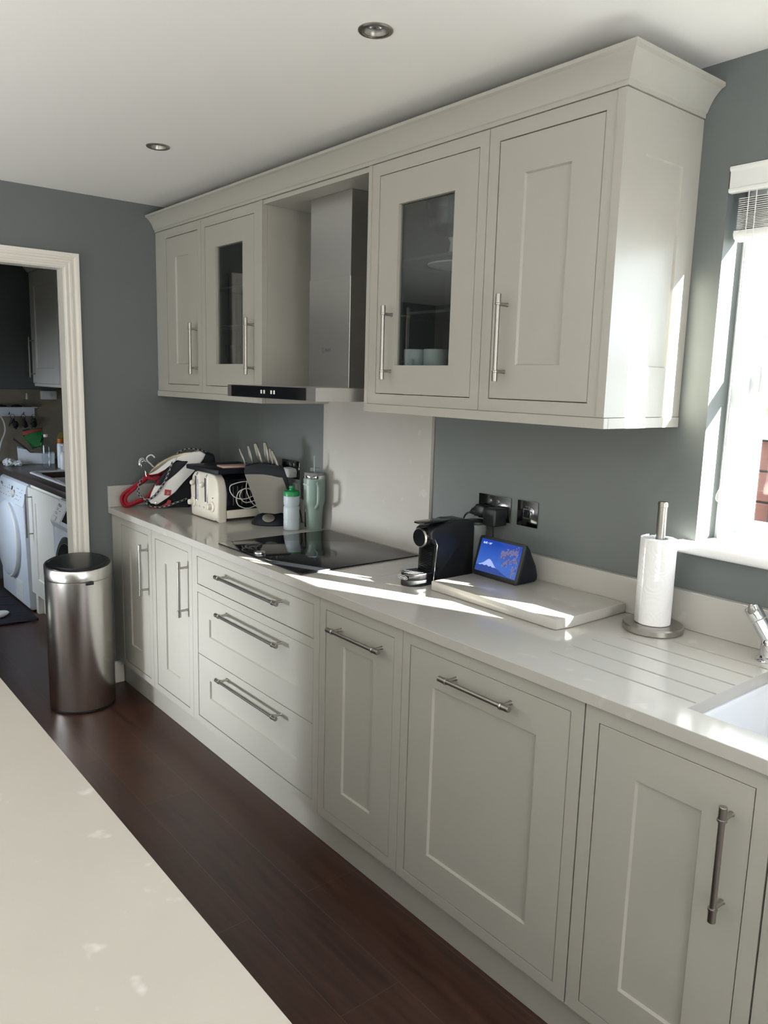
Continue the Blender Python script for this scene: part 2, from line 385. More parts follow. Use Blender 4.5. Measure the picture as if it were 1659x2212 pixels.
def text(name, body, size, m, parent, matrix, depth=.0003):
    c = bpy.data.curves.new(name, 'FONT'); c.body = body; c.size = size; c.extrude = depth; c.align_x = 'CENTER'; c.align_y = 'CENTER'; c.materials.append(M[m])
    o = bpy.data.objects.new(name+'_tmp', c); C.objects.link(o); bpy.context.view_layer.update()
    me = bpy.data.meshes.new_from_object(o.evaluated_get(bpy.context.evaluated_depsgraph_get())); bpy.data.objects.remove(o); bpy.data.curves.remove(c)
    me.name = name; t = bpy.data.objects.new(name, me); C.objects.link(t); t.parent = parent; t.matrix_local = matrix
    return t
def facing(x, y, z, rz=0, tilt=0):
    # text standing upright, read from -y
    return Matrix.Translation((x, y, z)) @ Matrix.Rotation(rz, 4, 'Z') @ Matrix.Rotation(math.pi/2-tilt, 4, 'X')

# ================================================================ THE SETTING
CEIL = 2.368
st = dict(kind='structure')
# back wall (window above the sink) and the rest of the shell
WX0, WX1, WZ0, WZ1 = 2.735, 3.70, 1.148, 2.114
o = B().box(-2.62, 5.4, 0, .18, -.02, 2.6).build('wall_back', 'wall', smooth=False, **st)
cut(o, [(WX0, WX1, -.1, .5, WZ0, WZ1)])
DY0, DY1, DZ = -1.60, -.785, 2.028
o = B().box(-.08, 0, -1.75, 0, -.02, CEIL+.02).build('wall_left', 'wall', smooth=False, **st)
cut(o, [(-.3, .2, DY0-.014, DY1+.014, -.1, DZ+.014)])
B().box(-2.62, -2.5, -4.6, 0, -.02, CEIL+.02).build('wall_utility', 'wall', smooth=False, **st)
B().box(-2.5, -.08, -1.75, -1.63, -.02, CEIL+.02).build('wall_partition', 'wall', smooth=False, **st)
o = B().box(-2.62, 5.4, -4.7, -4.5, -.02, CEIL+.02).build('wall_rear', 'palebounce', smooth=False, **st)
cut(o, [(-1.1, .1, -4.9, -4.3, .1, 1.3)])
o = B().box(5.2, 5.4, -4.5, 0, -.02, CEIL+.02).build('wall_right', 'palebounce', smooth=False, **st)
cut(o, [(5.0, 5.6, -1.60, -.60, .60, 2.05)])  # opening added to go with the side fill lamp
B().box(-2.62, 5.4, -4.7, .30, CEIL, CEIL+.1).build('ceiling', 'ceil', smooth=False, **st)
B().box(-2.62, 5.4, -4.7, .30, -.1, 0).build('floor', 'floor', smooth=False, **st)
B().box(-14, 16, .18, 16, -.4, -.25).build('ground_outside', 'ground', smooth=False, **st)
B().box(-14, 16, -14, -4.7, -.4, -.25).build('ground_garden', 'ground', smooth=False, **st)

# splashback tiles of the utility room
B().box(-2.5, -2.488, -1.63, 0, .90, 1.428).build('wall_tiles', 'tile', smooth=False, **st)
B().box(-2.488, -.12, -.012, 0, .90, 1.428).build('wall_tiling', 'tile', smooth=False, **st)

# doorway lining and moulded architrave
b = B()
b.box(-.082, .002, DY1, DY1+.012, 0, DZ+.012).box(-.082, .002, DY0-.012, DY0, 0, DZ+.012).box(-.082, .002, DY0, DY1, DZ, DZ+.012)
b.build('door_1', 'trim', smooth=False, **st)
# architrave profile: distance out from the opening, thickness
pr = [(.004, 0), (.004, .012), (.010, .016), (.018, .016), (.022, .012), (.030, .012), (.034, .018), (.046, .018), (.050, .013), (.060, .013), (.064, .020), (.078, .024), (.086, .024), (.086, 0)]
b = B(); path = []
for (u, t) in pr:
    u *= .80
    path.append([(t, DY1+u, 0), (t, DY1+u, DZ+u), (t, DY0-u, DZ+u), (t, DY0-u, 0)])
V = [[b.bm.verts.new(p) for p in row] for row in path]
for i in range(len(V)-1):
    for k in range(3): b.bm.faces.new((V[i][k], V[i][k+1], V[i+1][k+1], V[i+1][k]))
b.build('trim_1', 'trim', ang=20, **st)
B().prism([(0, .0), (.016, 0), (.016, .09), (.010, .105), (0, .11)], -.72, -.56, 'y').build('baseboard_left', 'trim', smooth=False, **st)
B().prism([(-2.5, 0), (-2.484, 0), (-2.484, .09), (-2.49, .105), (-2.5, .11)], -1.63, -.62, 'y').build('baseboard_utility', 'trim', smooth=False, **st)

# ---------------------------------------------------------------- window over the sink
GY = .135
b = B()
b.ring_frame(WX0, WX1, WZ0, WZ1, WX0+.047, WX1-.047, WZ0+.025, WZ1-.045, .10, .17)
b.ring_frame(WX0+.012, WX1-.012, WZ0+.004, WZ1-.02, WX0+.055, WX1-.055, WZ0+.03, WZ1-.05, .092, .10)
win = b.build('window_1', 'upvc', ang=25, **st)
def sash(x0, x1, z0, z1, name='sash'):
    s = B(); s.ring_frame(x0, x1, z0, z1, x0+.028, x1-.028, z0+.03, z1-.03, .112, .160)
    s.ring_frame(x0+.02, x1-.02, z0+.022, z1-.022, x0+.036, x1-.036, z0+.037, z1-.037, .120, .150)
    so = s.build(name, 'upvc', win, ang=25)
    B().box(x0+.03, x1-.03, .134, .138, z0+.032, z1-.032).build('pane', 'glass', so, smooth=False)
    return so
MX0, MX1 = 3.250, 3.285
sash(WX0+.045, MX0, WZ0+.024, WZ1-.044)
sash(MX1, WX1-.045, WZ0+.024, WZ1-.044)
B().box(MX0, MX1, .10, .17, WZ0+.02, WZ1-.04, .003).build('mullion', 'upvc', win)
for x0, x1 in ((WX0+.08, MX0-.035), (MX1+.035, WX1-.08)):
    B().box(x0, x1, .118, .158, 1.592, 1.628, .004).build('glazing_bar', 'upvc', win)
# sill board with rounded nose
b = B(); b.prism([(.098, 1.1535), (-.03, 1.1535), (-.037, 1.150), (-.040, 1.144), (-.040, 1.130), (-.036, 1.124), (-.03, 1.121), (.098, 1.121)], 2.698, 3.78, 'x')
o = b.build('window_sill', 'white', win, ang=60)

B().box(7.5, 7.8, -7, .5, -.3, 3.4).build('wall_sun_blocker', 'fence', smooth=False, **st)  # unseen wall added to keep sun out of the right opening
B().box(-5, 4, -6.2, -5.9, -.3, 3.2).build('wall_sky_blocker', 'fence', smooth=False, **st)  # unseen wall added to screen the sky from the rear opening
# ---------------------------------------------------------------- pleated blind
t = thing('window_blind', 'white slatted blind drawn up high at the top of the sink window', 'blind', (0, 0, 0))
b = B(); b.prism([(.012, 2.048), (-.004, 2.048), (-.007, 2.052), (-.007, 2.057), (-.003, 2.060), (-.003, 2.098), (-.007, 2.101), (-.009, 2.106), (-.007, 2.111), (.012, 2.111)], WX0+.004, WX1-.004, 'x')
b.build('valance', 'plastic', t, ang=50)
B().box(WX0+.02, WX1-.02, .018, .058, 2.068, 2.110, .002).build('headrail', 'plastic', t)
b = B(); z = 2.036
for i in range(17):
    b.prism([(.016, z), (.038, z+.0035), (.062, z), (.062, z-.0016), (.038, z+.0017), (.016, z-.0016)], WX0+.022, WX1-.022, 'x'); z -= .0052
    if i > 6: z += .0012
b.build('slats', 'plastic', t, ang=20)
b = B(); b.prism([(.012, 1.958), (.010, 1.950), (.014, 1.940), (.030, 1.934), (.048, 1.934), (.064, 1.942), (.066, 1.952), (.062, 1.960)], WX0+.018, WX1-.018, 'x')
b.build('bottom_rail', 'plastic', t, ang=40)
def acorn(x, y, ztop, zend, nm='pull_cord'):
    k = B().tube([(x, y, ztop), (x+.001, y, (ztop+zend)/2), (x, y, zend+.02)], .0013, 6)
    k = k.build(nm, 'plastic', t)
    B().lathe([(.002, .026), (.004, .022), (.0085, .008), (.0095, 0), (.008, -.007), (.004, -.010)], (x, y, zend), 16).build('acorn_pull', 'plastic', k)
acorn(2.788, .004, 2.05, 1.278); acorn(2.806, .006, 2.05, 1.432)
for x in (2.90, 3.22, 3.54): B().tube([(x, .012, 2.06), (x, .010, 1.95)], .001, 6).build('ladder_cord', 'plastic', t)

# ---------------------------------------------------------------- outside the window
t = thing('garden_fence', 'red brown board fence with dark posts outside the sink window', 'fence', (0, 2.4, 0))
b = B()
for i in range(9):
    z0 = -.25+i*.172; b.box(-4, 8, -.012, .012, z0, z0+.160, .004, 1)
b.build('fence_board', 'fence', t, smooth=False)
B().box(-4, 8, .013, .03, -.25, 1.297).build('fence_backing', 'dark', t, smooth=False)
for x in (-1.9, .0, 1.915, 3.8, 5.7): B().box(x-.045, x+.045, -.06, -.013, -.25, 1.32).build('fence_post', 'dark', t, smooth=False)
B().box(-4, 8, -.05, .04, 1.298, 1.330, .004).build('fence_cap', 'plastic', t, smooth=False)
t = thing('garden_tree', 'leafy green branches above the fence outside the sink window', 'tree', (1.0, 4.6, -.25))
B().tube([(0, 0, 0), (.05, 0, 1.2), (0, .05, 2.2)], [.09, .07, .03], 10).build('trunk', 'fence', t)
b = B()
for i in range(420):
    a = random.uniform(0, 6.28); r = random.uniform(0, .75); zz = 2.35+random.gauss(0, .38); p = Vector((r*math.cos(a), r*math.sin(a)*.7, zz))
    n = Vector((random.gauss(0, 1), random.gauss(0, 1), random.gauss(0, 1))).normalized(); q = n.orthogonal().normalized()*.06; s_ = n.cross(q)*.6
    vs = [b.bm.verts.new(p+q), b.bm.verts.new(p+s_+n*.01), b.bm.verts.new(p-q), b.bm.verts.new(p-s_+n*.01)]; b.bm.faces.new(vs)
b.build('foliage', 'leaf', t, smooth=False)

# ---------------------------------------------------------------- quartz splash panels and upstands
B().box(.99, 1.684, -.014, -.0005, .9105, 1.486).build('splashback', 'quartz', None, smooth=False)
tag(bpy.data.objects['splashback'], 'tall pale stone splash panel on the wall behind the hob', 'splashback')
o = B().box(1.686, 4.2, -.02, 0, .9105, 1.016, .0012, 1).build('back_upstand', 'quartz', smooth=False); tag(o, 'long pale stone upstand along the wall behind the chopping board and sink', 'upstand')
o = B().box(0, .02, -.612, -.0205, .9105, 1.016, .0012, 1).build('side_upstand', 'quartz', smooth=False); tag(o, 'short pale stone upstand on the doorway wall beside the red hangers', 'upstand')
o = B().box(0, .9885, -.02, 0, .9105, 1.016, .0012, 1).build('corner_upstand', 'quartz', smooth=False); tag(o, 'pale stone upstand on the back wall behind the toaster', 'upstand')

# ---------------------------------------------------------------- worktops
YC, CT, CB = -.611, .91, .881
o = B().box(0, 1.8205, YC, 0, CB, CT, .0012, 1).build('worktop', 'quartz', smooth=False)
tag(o, 'pale quartz worktop carrying the toaster and the hob', 'worktop')
o = B().box(1.8213, 4.2, YC, 0, CB, CT, .0012, 1).build('worktop', 'quartz', smooth=False)
SX0, SX1, SY0, SY1 = 3.03, 3.50, -.515, -.135
cut(o, [(SX0, SX1, SY0, SY1, .8, 1)])
# drainer grooves, running into the bowl
g = B()
for y, x0 in ((-.475, 2.625), (-.393, 2.627), (-.309, 2.628), (-.227, 2.655), (-.145, 2.757)):
    g.bm.verts.ensure_lookup_table()
    prof = [(-.0040, .003), (-.0034, -.0025), (0, -.0045), (.0034, -.0025), (.0040, .003)]
    A = [g.bm.verts.new((x0+.02, y+u, CT+v)) for u, v in prof]; E_ = [g.bm.verts.new((SX0-.003, y+u, CT+v-.0006)) for u, v in prof]
    tip = [g.bm.verts.new((x0, y+u*.3, CT+.003)) for u, v in prof]
    for P_, Q_ in ((tip, A), (A, E_)):
        for i in range(5): g.bm.faces.new((P_[i], P_[(i+1) % 5], Q_[(i+1) % 5], Q_[i]))
    g.bm.faces.new(tip); g.bm.faces.new(E_)
bmesh.ops.recalc_face_normals(g.bm, faces=g.bm.faces)
c = g.build('cutter_tmp', None, smooth=False)
md = o.modifiers.new('c', 'BOOLEAN'); md.object = c; md.solver = 'EXACT'; bpy.context.view_layer.update()
me = bpy.data.meshes.new_from_object(o.evaluated_get(bpy.context.evaluated_depsgraph_get())); o.modifiers.clear(); o.data = me; bpy.data.objects.remove(c)
me.shade_flat()
tag(o, 'pale quartz worktop with drainer grooves running to the sink', 'worktop')
# undermounted bowl
t = thing('sink', 'white rectangular bowl set under the worktop beside the drainer grooves', 'sink', (0, 0, 0))
b = B(); e = .004
rings = []
def rrect(x0, x1, y0, y1, r, z, n=5):
    pts = []
    for cx, cy, a0 in ((x1-r, y1-r, 0), (x0+r, y1-r, 90), (x0+r, y0+r, 180), (x1-r, y0+r, 270)):
        for i in range(n+1):
            a = math.radians(a0+90*i/n); pts.append((cx+r*math.cos(a), cy+r*math.sin(a), z))
    return pts
for (d, r, z) in ((-.012, .012, CB-.014), (-.012, .012, CB-.0005), (e, .012, CB-.0005), (e+.002, .03, CB-.012), (.014, .04, CB-.16), (.03, .05, CB-.185), (.06, .06, CB-.192)):
    rings.append([b.bm.verts.new(p) for p in rrect(SX0+d, SX1-d, SY0+d, SY1-d, r, z)])
for A, D_ in zip(rings, rings[1:]):
    for i in range(len(A)): b.bm.faces.new((A[i], A[(i+1) % len(A)], D_[(i+1) % len(A)], D_[i]))
b.bm.faces.new(rings[-1])
b.build('bowl', 'ceramic', t, ang=50)
B().lathe([(.044, CB-.190), (.044, CB-.187), (.03, CB-.188), (.012, CB-.189)], (3.27, -.32, 0), 28).build('drain', 'chrome', t)

# ================================================================ CABINETS
YB, YW = -.5945, -.338
def handle(parent, p0, p1, face, r=.0062):
    # slim bar with thicker sleeved ends on two square posts
    P0, P1 = Vector(p0), Vector(p1); d = (P1-P0).normalized(); Lh = (P1-P0).length
    b = B(); b.cyl(P0+d*.012, P1-d*.012, r, n=14)
    for q, s in ((P0, 1), (P1, -1)):
        b.tube([q, q+d*s*.001, q+d*s*.024, q+d*s*.025, q+d*s*.029, q+d*s*.030], [r+.0008, r+.0016, r+.0016, r+.003, r+.003, r], 16)
        c = q+d*s*.027
        b.tube([c, Vector((c.x, face-.004, c.z)), Vector((c.x, face, c.z))], [.0048, .0048, .0062], 12)
    return b.build('handle', 'nickel', parent)
G = .0024
def base_unit(name, label, x0, x1, doors, drawers=(), left_open=0):
    t = thing(name, label, 'cabinet', ((x0+x1)/2, YB, 0)); cx = (x0+x1)/2
    sh = lambda o: o
    j = .0008
    b = B()
    ox0, ox1, oz0, oz1 = doors[0] if doors else drawers[0]
    b.ring_frame(x0+j-cx, x1-j-cx, .128, CB-.0005, ox0-G-cx, ox1+G-cx, oz0-G, oz1+G, 0, .020)
    if x0 > 2.8:      # the sink bowl hangs in these two: open shell with sides and a low floor
        b.box(x0+j-cx, x0+.018-cx, .0205, .57, .128, .665).box(x1-.018-cx, x1-j-cx, .0205, .57, .128, .665).box(x0+.018-cx, x1-.018-cx, .0205, .57, .128, .146).box(x0+.018-cx, x1-.018-cx, .0205, .032, .146, .86)
    else: b.box(x0+j-cx, x1-j-cx, .0205, .57, .128, .86)
    b.build('carcass', 'cab', t, smooth=False)
    return t, cx
def L(o, t, cx):    # move a mesh built in room coordinates into its thing's frame
    o.data.transform(Matrix.Translation((-cx, -t.location.y, -t.location.z))); return o
def base_door(t, cx, r, inner, hd, m='cabv'):
    x0, x1, z0, z1 = r
    d = B().shaker(x0, x1, z0, z1, *inner, YB+.0008).build('door', m, t, smooth=False); L(d, t, cx)
    h = handle(d, (hd[0], YB-.036, hd[1]), (hd[2], YB-.036, hd[3]), YB); L(h, t, cx)
    return d
ZB, ZT = .1604, .8395
t, cx = base_unit('base_cabinet', 'narrow cream base cabinet beside the steel bin, its front in the bin\'s shadow', 0.002, .484, [(.1244, .4454, ZB, ZT)])
base_door(t, cx, (.1244, .4454, ZB, ZT), (.219, .351, .259, .746), (.435, .561, .435, .800))
t, cx = base_unit('base_cabinet', 'narrow cream base cabinet left of the three drawers', .484, .8935, [(.5258, .8554, ZB, ZT)])
base_door(t, cx, (.5258, .8554, ZB, ZT), (.624, .762, .259, .746), (.844, .564, .844, .801))
# drawers
x0, x1 = .8935, 1.8162; cx = (x0+x1)/2
t = thing('drawer_unit', 'wide cream unit of three drawers under the hob', 'drawers', (cx, YB, 0))
b = B(); j = .0008; dx0, dx1 = .9424, 1.7803
b.ring_frame(x0+j, x1-j, .128, CB-.0005, dx0-G, dx1+G, ZB-G, ZT+G, YB, YB+.02)
b.box(dx0-G, dx1+G, YB, YB+.02, .6903+G, .7271-G); b.box(x0+j, x1-j, YB+.0205, YB+.57, .128, .86)
L(b.build('carcass', 'cab', t, smooth=False), t, cx)
d = B().box(dx0, dx1, YB+.0008, YB+.02, .7271, ZT, .0012, 1).build('drawer', 'cab', t, smooth=False); L(d, t, cx)
L(handle(d, (1.163, YB-.036, .806), (1.612, YB-.036, .806), YB), t, cx)
d = B().shaker(dx0, dx1, .4312, .6903, 1.041, 1.685, .523, .600, YB+.0008).build('drawer', 'cab', t, smooth=False); L(d, t, cx)
L(handle(d, (1.165, YB-.036, .657), (1.612, YB-.036, .657), YB), t, cx)
d = B().shaker(dx0, dx1, ZB, .4288, 1.041, 1.685, .262, .341, YB+.0008).build('drawer', 'cab', t, smooth=False); L(d, t, cx)
L(handle(d, (1.164, YB-.036, .394), (1.610, YB-.036, .394), YB), t, cx)
t, cx = base_unit('base_cabinet', 'cream base cabinet right of the drawers with a short level bar handle', 1.8162, 2.2239, [(1.851, 2.1855, ZB, ZT)])
base_door(t, cx, (1.851, 2.1855, ZB, ZT), (1.944, 2.092, .254, .745), (1.905, .797, 2.159, .797))
t, cx = base_unit('base_cabinet', 'broad cream appliance front left of the sink unit, level bar handle', 2.2239, 2.838, [(2.2573, 2.8004, ZB, ZT)])
base_door(t, cx, (2.2573, 2.8004, ZB, ZT), (2.350, 2.708, .252, .749), (2.410, .801, 2.653, .801))
t, cx = base_unit('base_cabinet', 'cream base cabinet under the sink with an upright bar handle', 2.8405, 3.2525, [(2.8781, 3.217, ZB, ZT)])
base_door(t, cx, (2.8781, 3.217, ZB, ZT), (2.974, 3.121, .254, .750), (3.179, .562, 3.179, .799))
t, cx = base_unit('base_cabinet', 'cream base cabinet cut off by the right edge, right of the sink unit', 3.255, 3.9, [(3.30, 3.85, ZB, ZT)])
base_door(t, cx, (3.30, 3.85, ZB, ZT), (3.395, 3.755, .254, .750), (3.34, .562, 3.34, .799))
o = B().box(.002, 4.1, -.5555, -.540, 0, .1275).build('plinth', 'cab', smooth=False); tag(o, 'long cream plinth board along the floor under the base cabinets', 'plinth')

# ---------------------------------------------------------------- wall cabinets
WB, WT, FB, FT = 1.4567, 2.2425, 1.4845, 2.2405
def wall_door(t, cx, r, inner, hd, glassy=False):
    x0, x1, z0, z1 = r
    if glassy:
        b = B(); b.ring_frame(x0, x1, z0, z1, *inner, YW+.0008, YW+.020)
        d = b.build('door', 'cabv', t, smooth=False)
        g = B().box(inner[0]-.006, inner[1]+.006, YW+.012, YW+.016, inner[2]-.006, inner[3]+.006).build('glass_pane', 'cabglass', d, smooth=False); L(g, t, cx)
    else:
        d = B().shaker(x0, x1, z0, z1, *inner, YW+.0008).build('door', 'cabv', t, smooth=False)
    L(d, t, cx); L(handle(d, (hd[0], YW-.036, hd[1]), (hd[0], YW-.036, hd[2]), YW), t, cx)
def wall_unit(label, x0, x1, r, shelves=(), side=None):
    cx = (x0+x1)/2; t = thing('wall_cabinet', label, 'cabinet', (cx, YW, FB)); j = .0008
    b = B(); b.ring_frame(x0+j, x1-j, FB, FT, r[0]-G, r[1]+G, r[2]-G, r[3]+G, YW, YW+.02)
    if shelves:
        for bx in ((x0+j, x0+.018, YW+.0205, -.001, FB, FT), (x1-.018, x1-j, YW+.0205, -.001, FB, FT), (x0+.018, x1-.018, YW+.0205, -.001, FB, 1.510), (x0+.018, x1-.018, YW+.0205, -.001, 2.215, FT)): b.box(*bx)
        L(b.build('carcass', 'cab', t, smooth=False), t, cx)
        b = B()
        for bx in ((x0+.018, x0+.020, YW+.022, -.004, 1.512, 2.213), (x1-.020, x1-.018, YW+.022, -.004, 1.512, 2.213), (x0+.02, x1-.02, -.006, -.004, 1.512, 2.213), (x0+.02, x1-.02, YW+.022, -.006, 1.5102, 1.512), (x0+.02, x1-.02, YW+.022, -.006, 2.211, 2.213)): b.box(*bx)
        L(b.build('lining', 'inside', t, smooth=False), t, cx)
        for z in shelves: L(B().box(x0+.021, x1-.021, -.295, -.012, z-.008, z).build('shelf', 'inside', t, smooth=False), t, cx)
    else:
        b.box(x0+j, x1-j, YW+.0205, -.001, FB, FT); L(b.build('carcass', 'cab', t, smooth=False), t, cx)
    return t, cx
ZA, ZC = 1.5198, 2.200
rA = (.1253, .4542, ZA, ZC); t, cx = wall_unit('cream wall cabinet with a solid door in the corner above the iron', .002, .490, rA)
wall_door(t, cx, rA, (.219, .360, 1.614, 2.109), (.442, 1.568, 1.797))
rB = (.5294, .9527, ZA, ZC); t, cx = wall_unit('cream wall cabinet with a glazed door left of the extractor chimney', .490, 1.0238, rB, (1.782, 1.946))
wall_door(t, cx, rB, (.624, .860, 1.614, 2.108), (.950, 1.571, 1.797), True)
b = B().box(1.000, 1.0234, YW-.004, YW-.0003, FB, FT); L(b.build('side_stile', 'cab', t, smooth=False), t, cx)
rC = (1.7517, 2.1862, ZA, ZC); t, cx = wall_unit('cream wall cabinet with a glazed door right of the extractor chimney', 1.6956, 2.2239, rC, (1.779, 1.945))
wall_door(t, cx, rC, (1.845, 2.094, 1.610, 2.104), (1.826, 1.564, 1.796), True)
b = B().box(1.696, 1.712, YW-.004, YW-.0003, FB, FT); L(b.build('side_stile', 'cab', t, smooth=False), t, cx)
rD = (2.2635, 2.5964, ZA, ZC); t, cx = wall_unit('cream wall cabinet with a solid door nearest the window, panelled end', 2.2245, 2.6295, rD)
wall_door(t, cx, rD, (2.354, 2.505, 1.611, 2.107), (2.3165, 1.566, 1.799))
# panelled end board
b = B()
pts = dict(x=2.6534)
o_ = [(YW-.003, FB), (-.001, FB), (-.001, FT), (YW-.003, FT)]; i_ = [(-.248, 1.612), (-.080, 1.612), (-.080, 2.113), (-.248, 2.113)]; p_ = [(-.2445, 1.6155), (-.0835, 1.6155), (-.0835, 2.1095), (-.2445, 2.1095)]
Vx = lambda Lx, x: [b.bm.verts.new((x, a, z)) for a, z in Lx]
of, inn, pn, ob = Vx(o_, 2.6534), Vx(i_, 2.6534), Vx(p_, 2.6474), Vx(o_, 2.6300)
for k in range(4):
    q = (k+1) % 4
    b.bm.faces.new((of[k], of[q], inn[q], inn[k])); b.bm.faces.new((inn[k], inn[q], pn[q], pn[k])); b.bm.faces.new((of[q], of[k], ob[k], ob[q]))
b.bm.faces.new(pn); b.bm.faces.new(ob)
L(b.build('end_panel', 'cab', t, smooth=False), t, cx)
# bridging board over the extractor
o = B().box(1.0245, 1.695, YW+.002, -.002, 2.2245, 2.2405).build('bridging_panel', 'cab', smooth=False); tag(o, 'cream top board over the extractor niche between the glazed cabinets', 'panel')
# light rails
o = B().box(.002, 1.0238, YW-.005, YW+.013, WB, FB-.0012, .0012, 1).box(1.005, 1.0238, YW+.0135, -.002, WB, FB-.0012).build('light_rail', 'cab', smooth=False); tag(o, 'slim cream rail under the two cabinets left of the extractor', 'rail')
o = B().box(1.6956, 2.6560, YW-.005, YW+.013, WB, FB-.0012, .0012, 1).box(2.638, 2.6560, YW+.0135, -.002, WB, FB-.0012, .001, 1).box(1.6956, 1.7136, YW+.0135, -.002, WB, FB-.0012).build('light_rail', 'cab', smooth=False); tag(o, 'slim cream rail under the two cabinets right of the extractor', 'rail')
# cornice
prof = [(-.03, 0), (.004, 0), (.004, .010), (.008, .013), (.0105, .020), (.016, .032), (.024, .045), (.034, .056), (.041, .062), (.046, .064), (.050, .066), (.050, .075), (-.03, .075)]
b = B(); V = []
for u, zz in prof:
    z = 2.2425+zz; V.append([b.bm.verts.new(p) for p in ((.0015, YW-u, z), (2.6534+u, YW-u, z), (2.6534+u, -.002, z))])
n = len(V)
for i in range(n):
    for k in range(2): b.bm.faces.new((V[i][k], V[i][k+1], V[(i+1) % n][k+1], V[(i+1) % n][k]))
b.bm.faces.new([v[0] for v in V]); b.bm.faces.new([v[2] for v in V])
o = b.build('cornice', 'cab', ang=14); tag(o, 'long cream moulded cornice along the top of the wall cabinets', 'cornice')

# ---------------------------------------------------------------- island
o = B().box(1.15, 3.75, -2.9, -1.593, CB, CT, .0015, 2).build('island_worktop', 'island', smooth=False); tag(o, 'large warm grey quartz island top in the near left corner', 'worktop')
t = thing('island_unit', 'cream island base under the near worktop', 'cabinet', (2.45, -2.2, 0))
B().box(-1.27, 1.27, -.66, .57, .1, CB-.001).build('body', 'cab', t, smooth=False); B().box(-1.2, 1.2, -.6, .52, 0, .1).build('plinth_board', 'cab', t, smooth=False)

# ================================================================ EXTRACTOR AND HOB
t = thing('extractor_hood', 'stainless steel chimney extractor hung over the hob', 'extractor', (1.355, -.26, 1.487))
hx, hy, hz = 1.355, -.26, 1.487
def H(o): o.data.transform(Matrix.Translation((-hx, -hy, -hz))); return o
H(B().box(1.222, 1.484, -.250, -.001, 1.531, 1.93, .001, 1).build('chimney', 'steelx', t, smooth=False))
H(B().box(1.2245, 1.4815, -.2475, -.001, 1.9305, 2.2235).build('upper_chimney', 'steelx', t, smooth=False))
b = B(); b.prism([(-.515, 1.487), (-.515, 1.5305), (-.495, 1.5315), (-.001, 1.5315), (-.001, 1.5), (-.30, 1.487)], 1.060, 1.660, 'x')
can = H(b.build('canopy', 'steelx', t, smooth=False))
H(B().box(1.094, 1.605, -.5172, -.5152, 1.4885, 1.5295).build('control_glass', 'blackgloss', t, smooth=False))
for x in (1.318, 1.338, 1.386, 1.406): H(B().box(x-.005, x+.005, -.5184, -.5173, 1.5035, 1.5165, .0008, 1).build('button', 'lightprint', t))
b = B()
for x0, x1 in ((1.10, 1.35), (1.37, 1.62)): b.box(x0, x1, -.48, -.12, 1.4855, 1.4885)
H(b.build('grease_filters', 'nickel', t, smooth=False))
text('lettering', 'NEFF', .017, 'label', t, facing(1.487-.135-hx, -.2503-hy-.0005, 1.668-hz))
b = B(); b.ring_frame(1.3145, 1.3245, 1.659, 1.677, 1.3155, 1.3235, 1.660, 1.676, -.2508, -.2502); H(b.build('badge', 'label', t, smooth=False))

t = thing('induction_hob', 'black glass hob set on the worktop under the extractor', 'hob', (1.36, -.30, CT))
B().box(-.290, .302, -.266, .262, .0002, .0055, .0018, 2).build('glass_top', 'blackgloss', t)
b = B(); b.lathe([(.021, .0056), (.022, .010), (.021, .0145), (.019, .0150)], (-.03, -.232, 0), 32); b.build('dial', 'chrome', t)
b = B()
for cx_, cy_, r in ((-.16, .12, .10), (.15, .12, .085), (-.16, -.11, .085), (.16, -.11, .10)):
    for k in range(40):
        pass
b.box(-.12, .10, -.256, -.2545, .0055, .00565); b.build('printed_marks', 'label', t, smooth=False)

# ================================================================ DOWNLIGHTS
for i, (x, y, lab) in enumerate(((2.238, -.752, 'recessed steel downlight nearer the camera, near the top edge of the photo'), (.970, -.738, 'recessed steel downlight farther along the ceiling, toward the doorway wall'))):
    if i == 0:
        t = thing('downlight', lab, 'light', (x, y, CEIL), 0, 'recessed ceiling downlights')
        B().lathe([(.0415, 0), (.0415, -.002), (.039, -.0045), (.032, -.0050), (.030, -.0035), (.0275, -.0035), (.0265, .002), (.0215, .014), (.0215, .03), (.0, .03)][:-1], (0, 0, 0), 40, cap=False).build('bezel', 'nickel', t, ang=25)
        b = B(); b.lathe([(.0210, .010), (.019, .018), (.013, .030), (.006, .036)], (0, 0, 0), 36, cap=False); b.bm.faces.ensure_lookup_table()
        bulb = b.build('bulb', 'vane', t, smooth=False)
        B().lathe([(.0205, .009), (.0205, .0105)], (0, 0, 0), 28).build('lens', 'clear', bulb, smooth=False)
        first = t
    else:
        t = copy_tree(first); t.location = (x, y, CEIL); t['label'] = lab
# openings for them in the ceiling
ce = bpy.data.objects['ceiling']
for x, y in ((2.238, -.752), (.970, -.738)):
    c = B().lathe([(.034, -.02), (.034, .06)], (x, y, CEIL), 32).build('cutter_tmp', None, smooth=False)
    md = ce.modifiers.new('c', 'BOOLEAN'); md.object = c; md.solver = 'EXACT'; bpy.context.view_layer.update()
    me = bpy.data.meshes.new_from_object(ce.evaluated_get(bpy.context.evaluated_depsgraph_get())); ce.modifiers.clear(); ce.data = me; bpy.data.objects.remove(c)

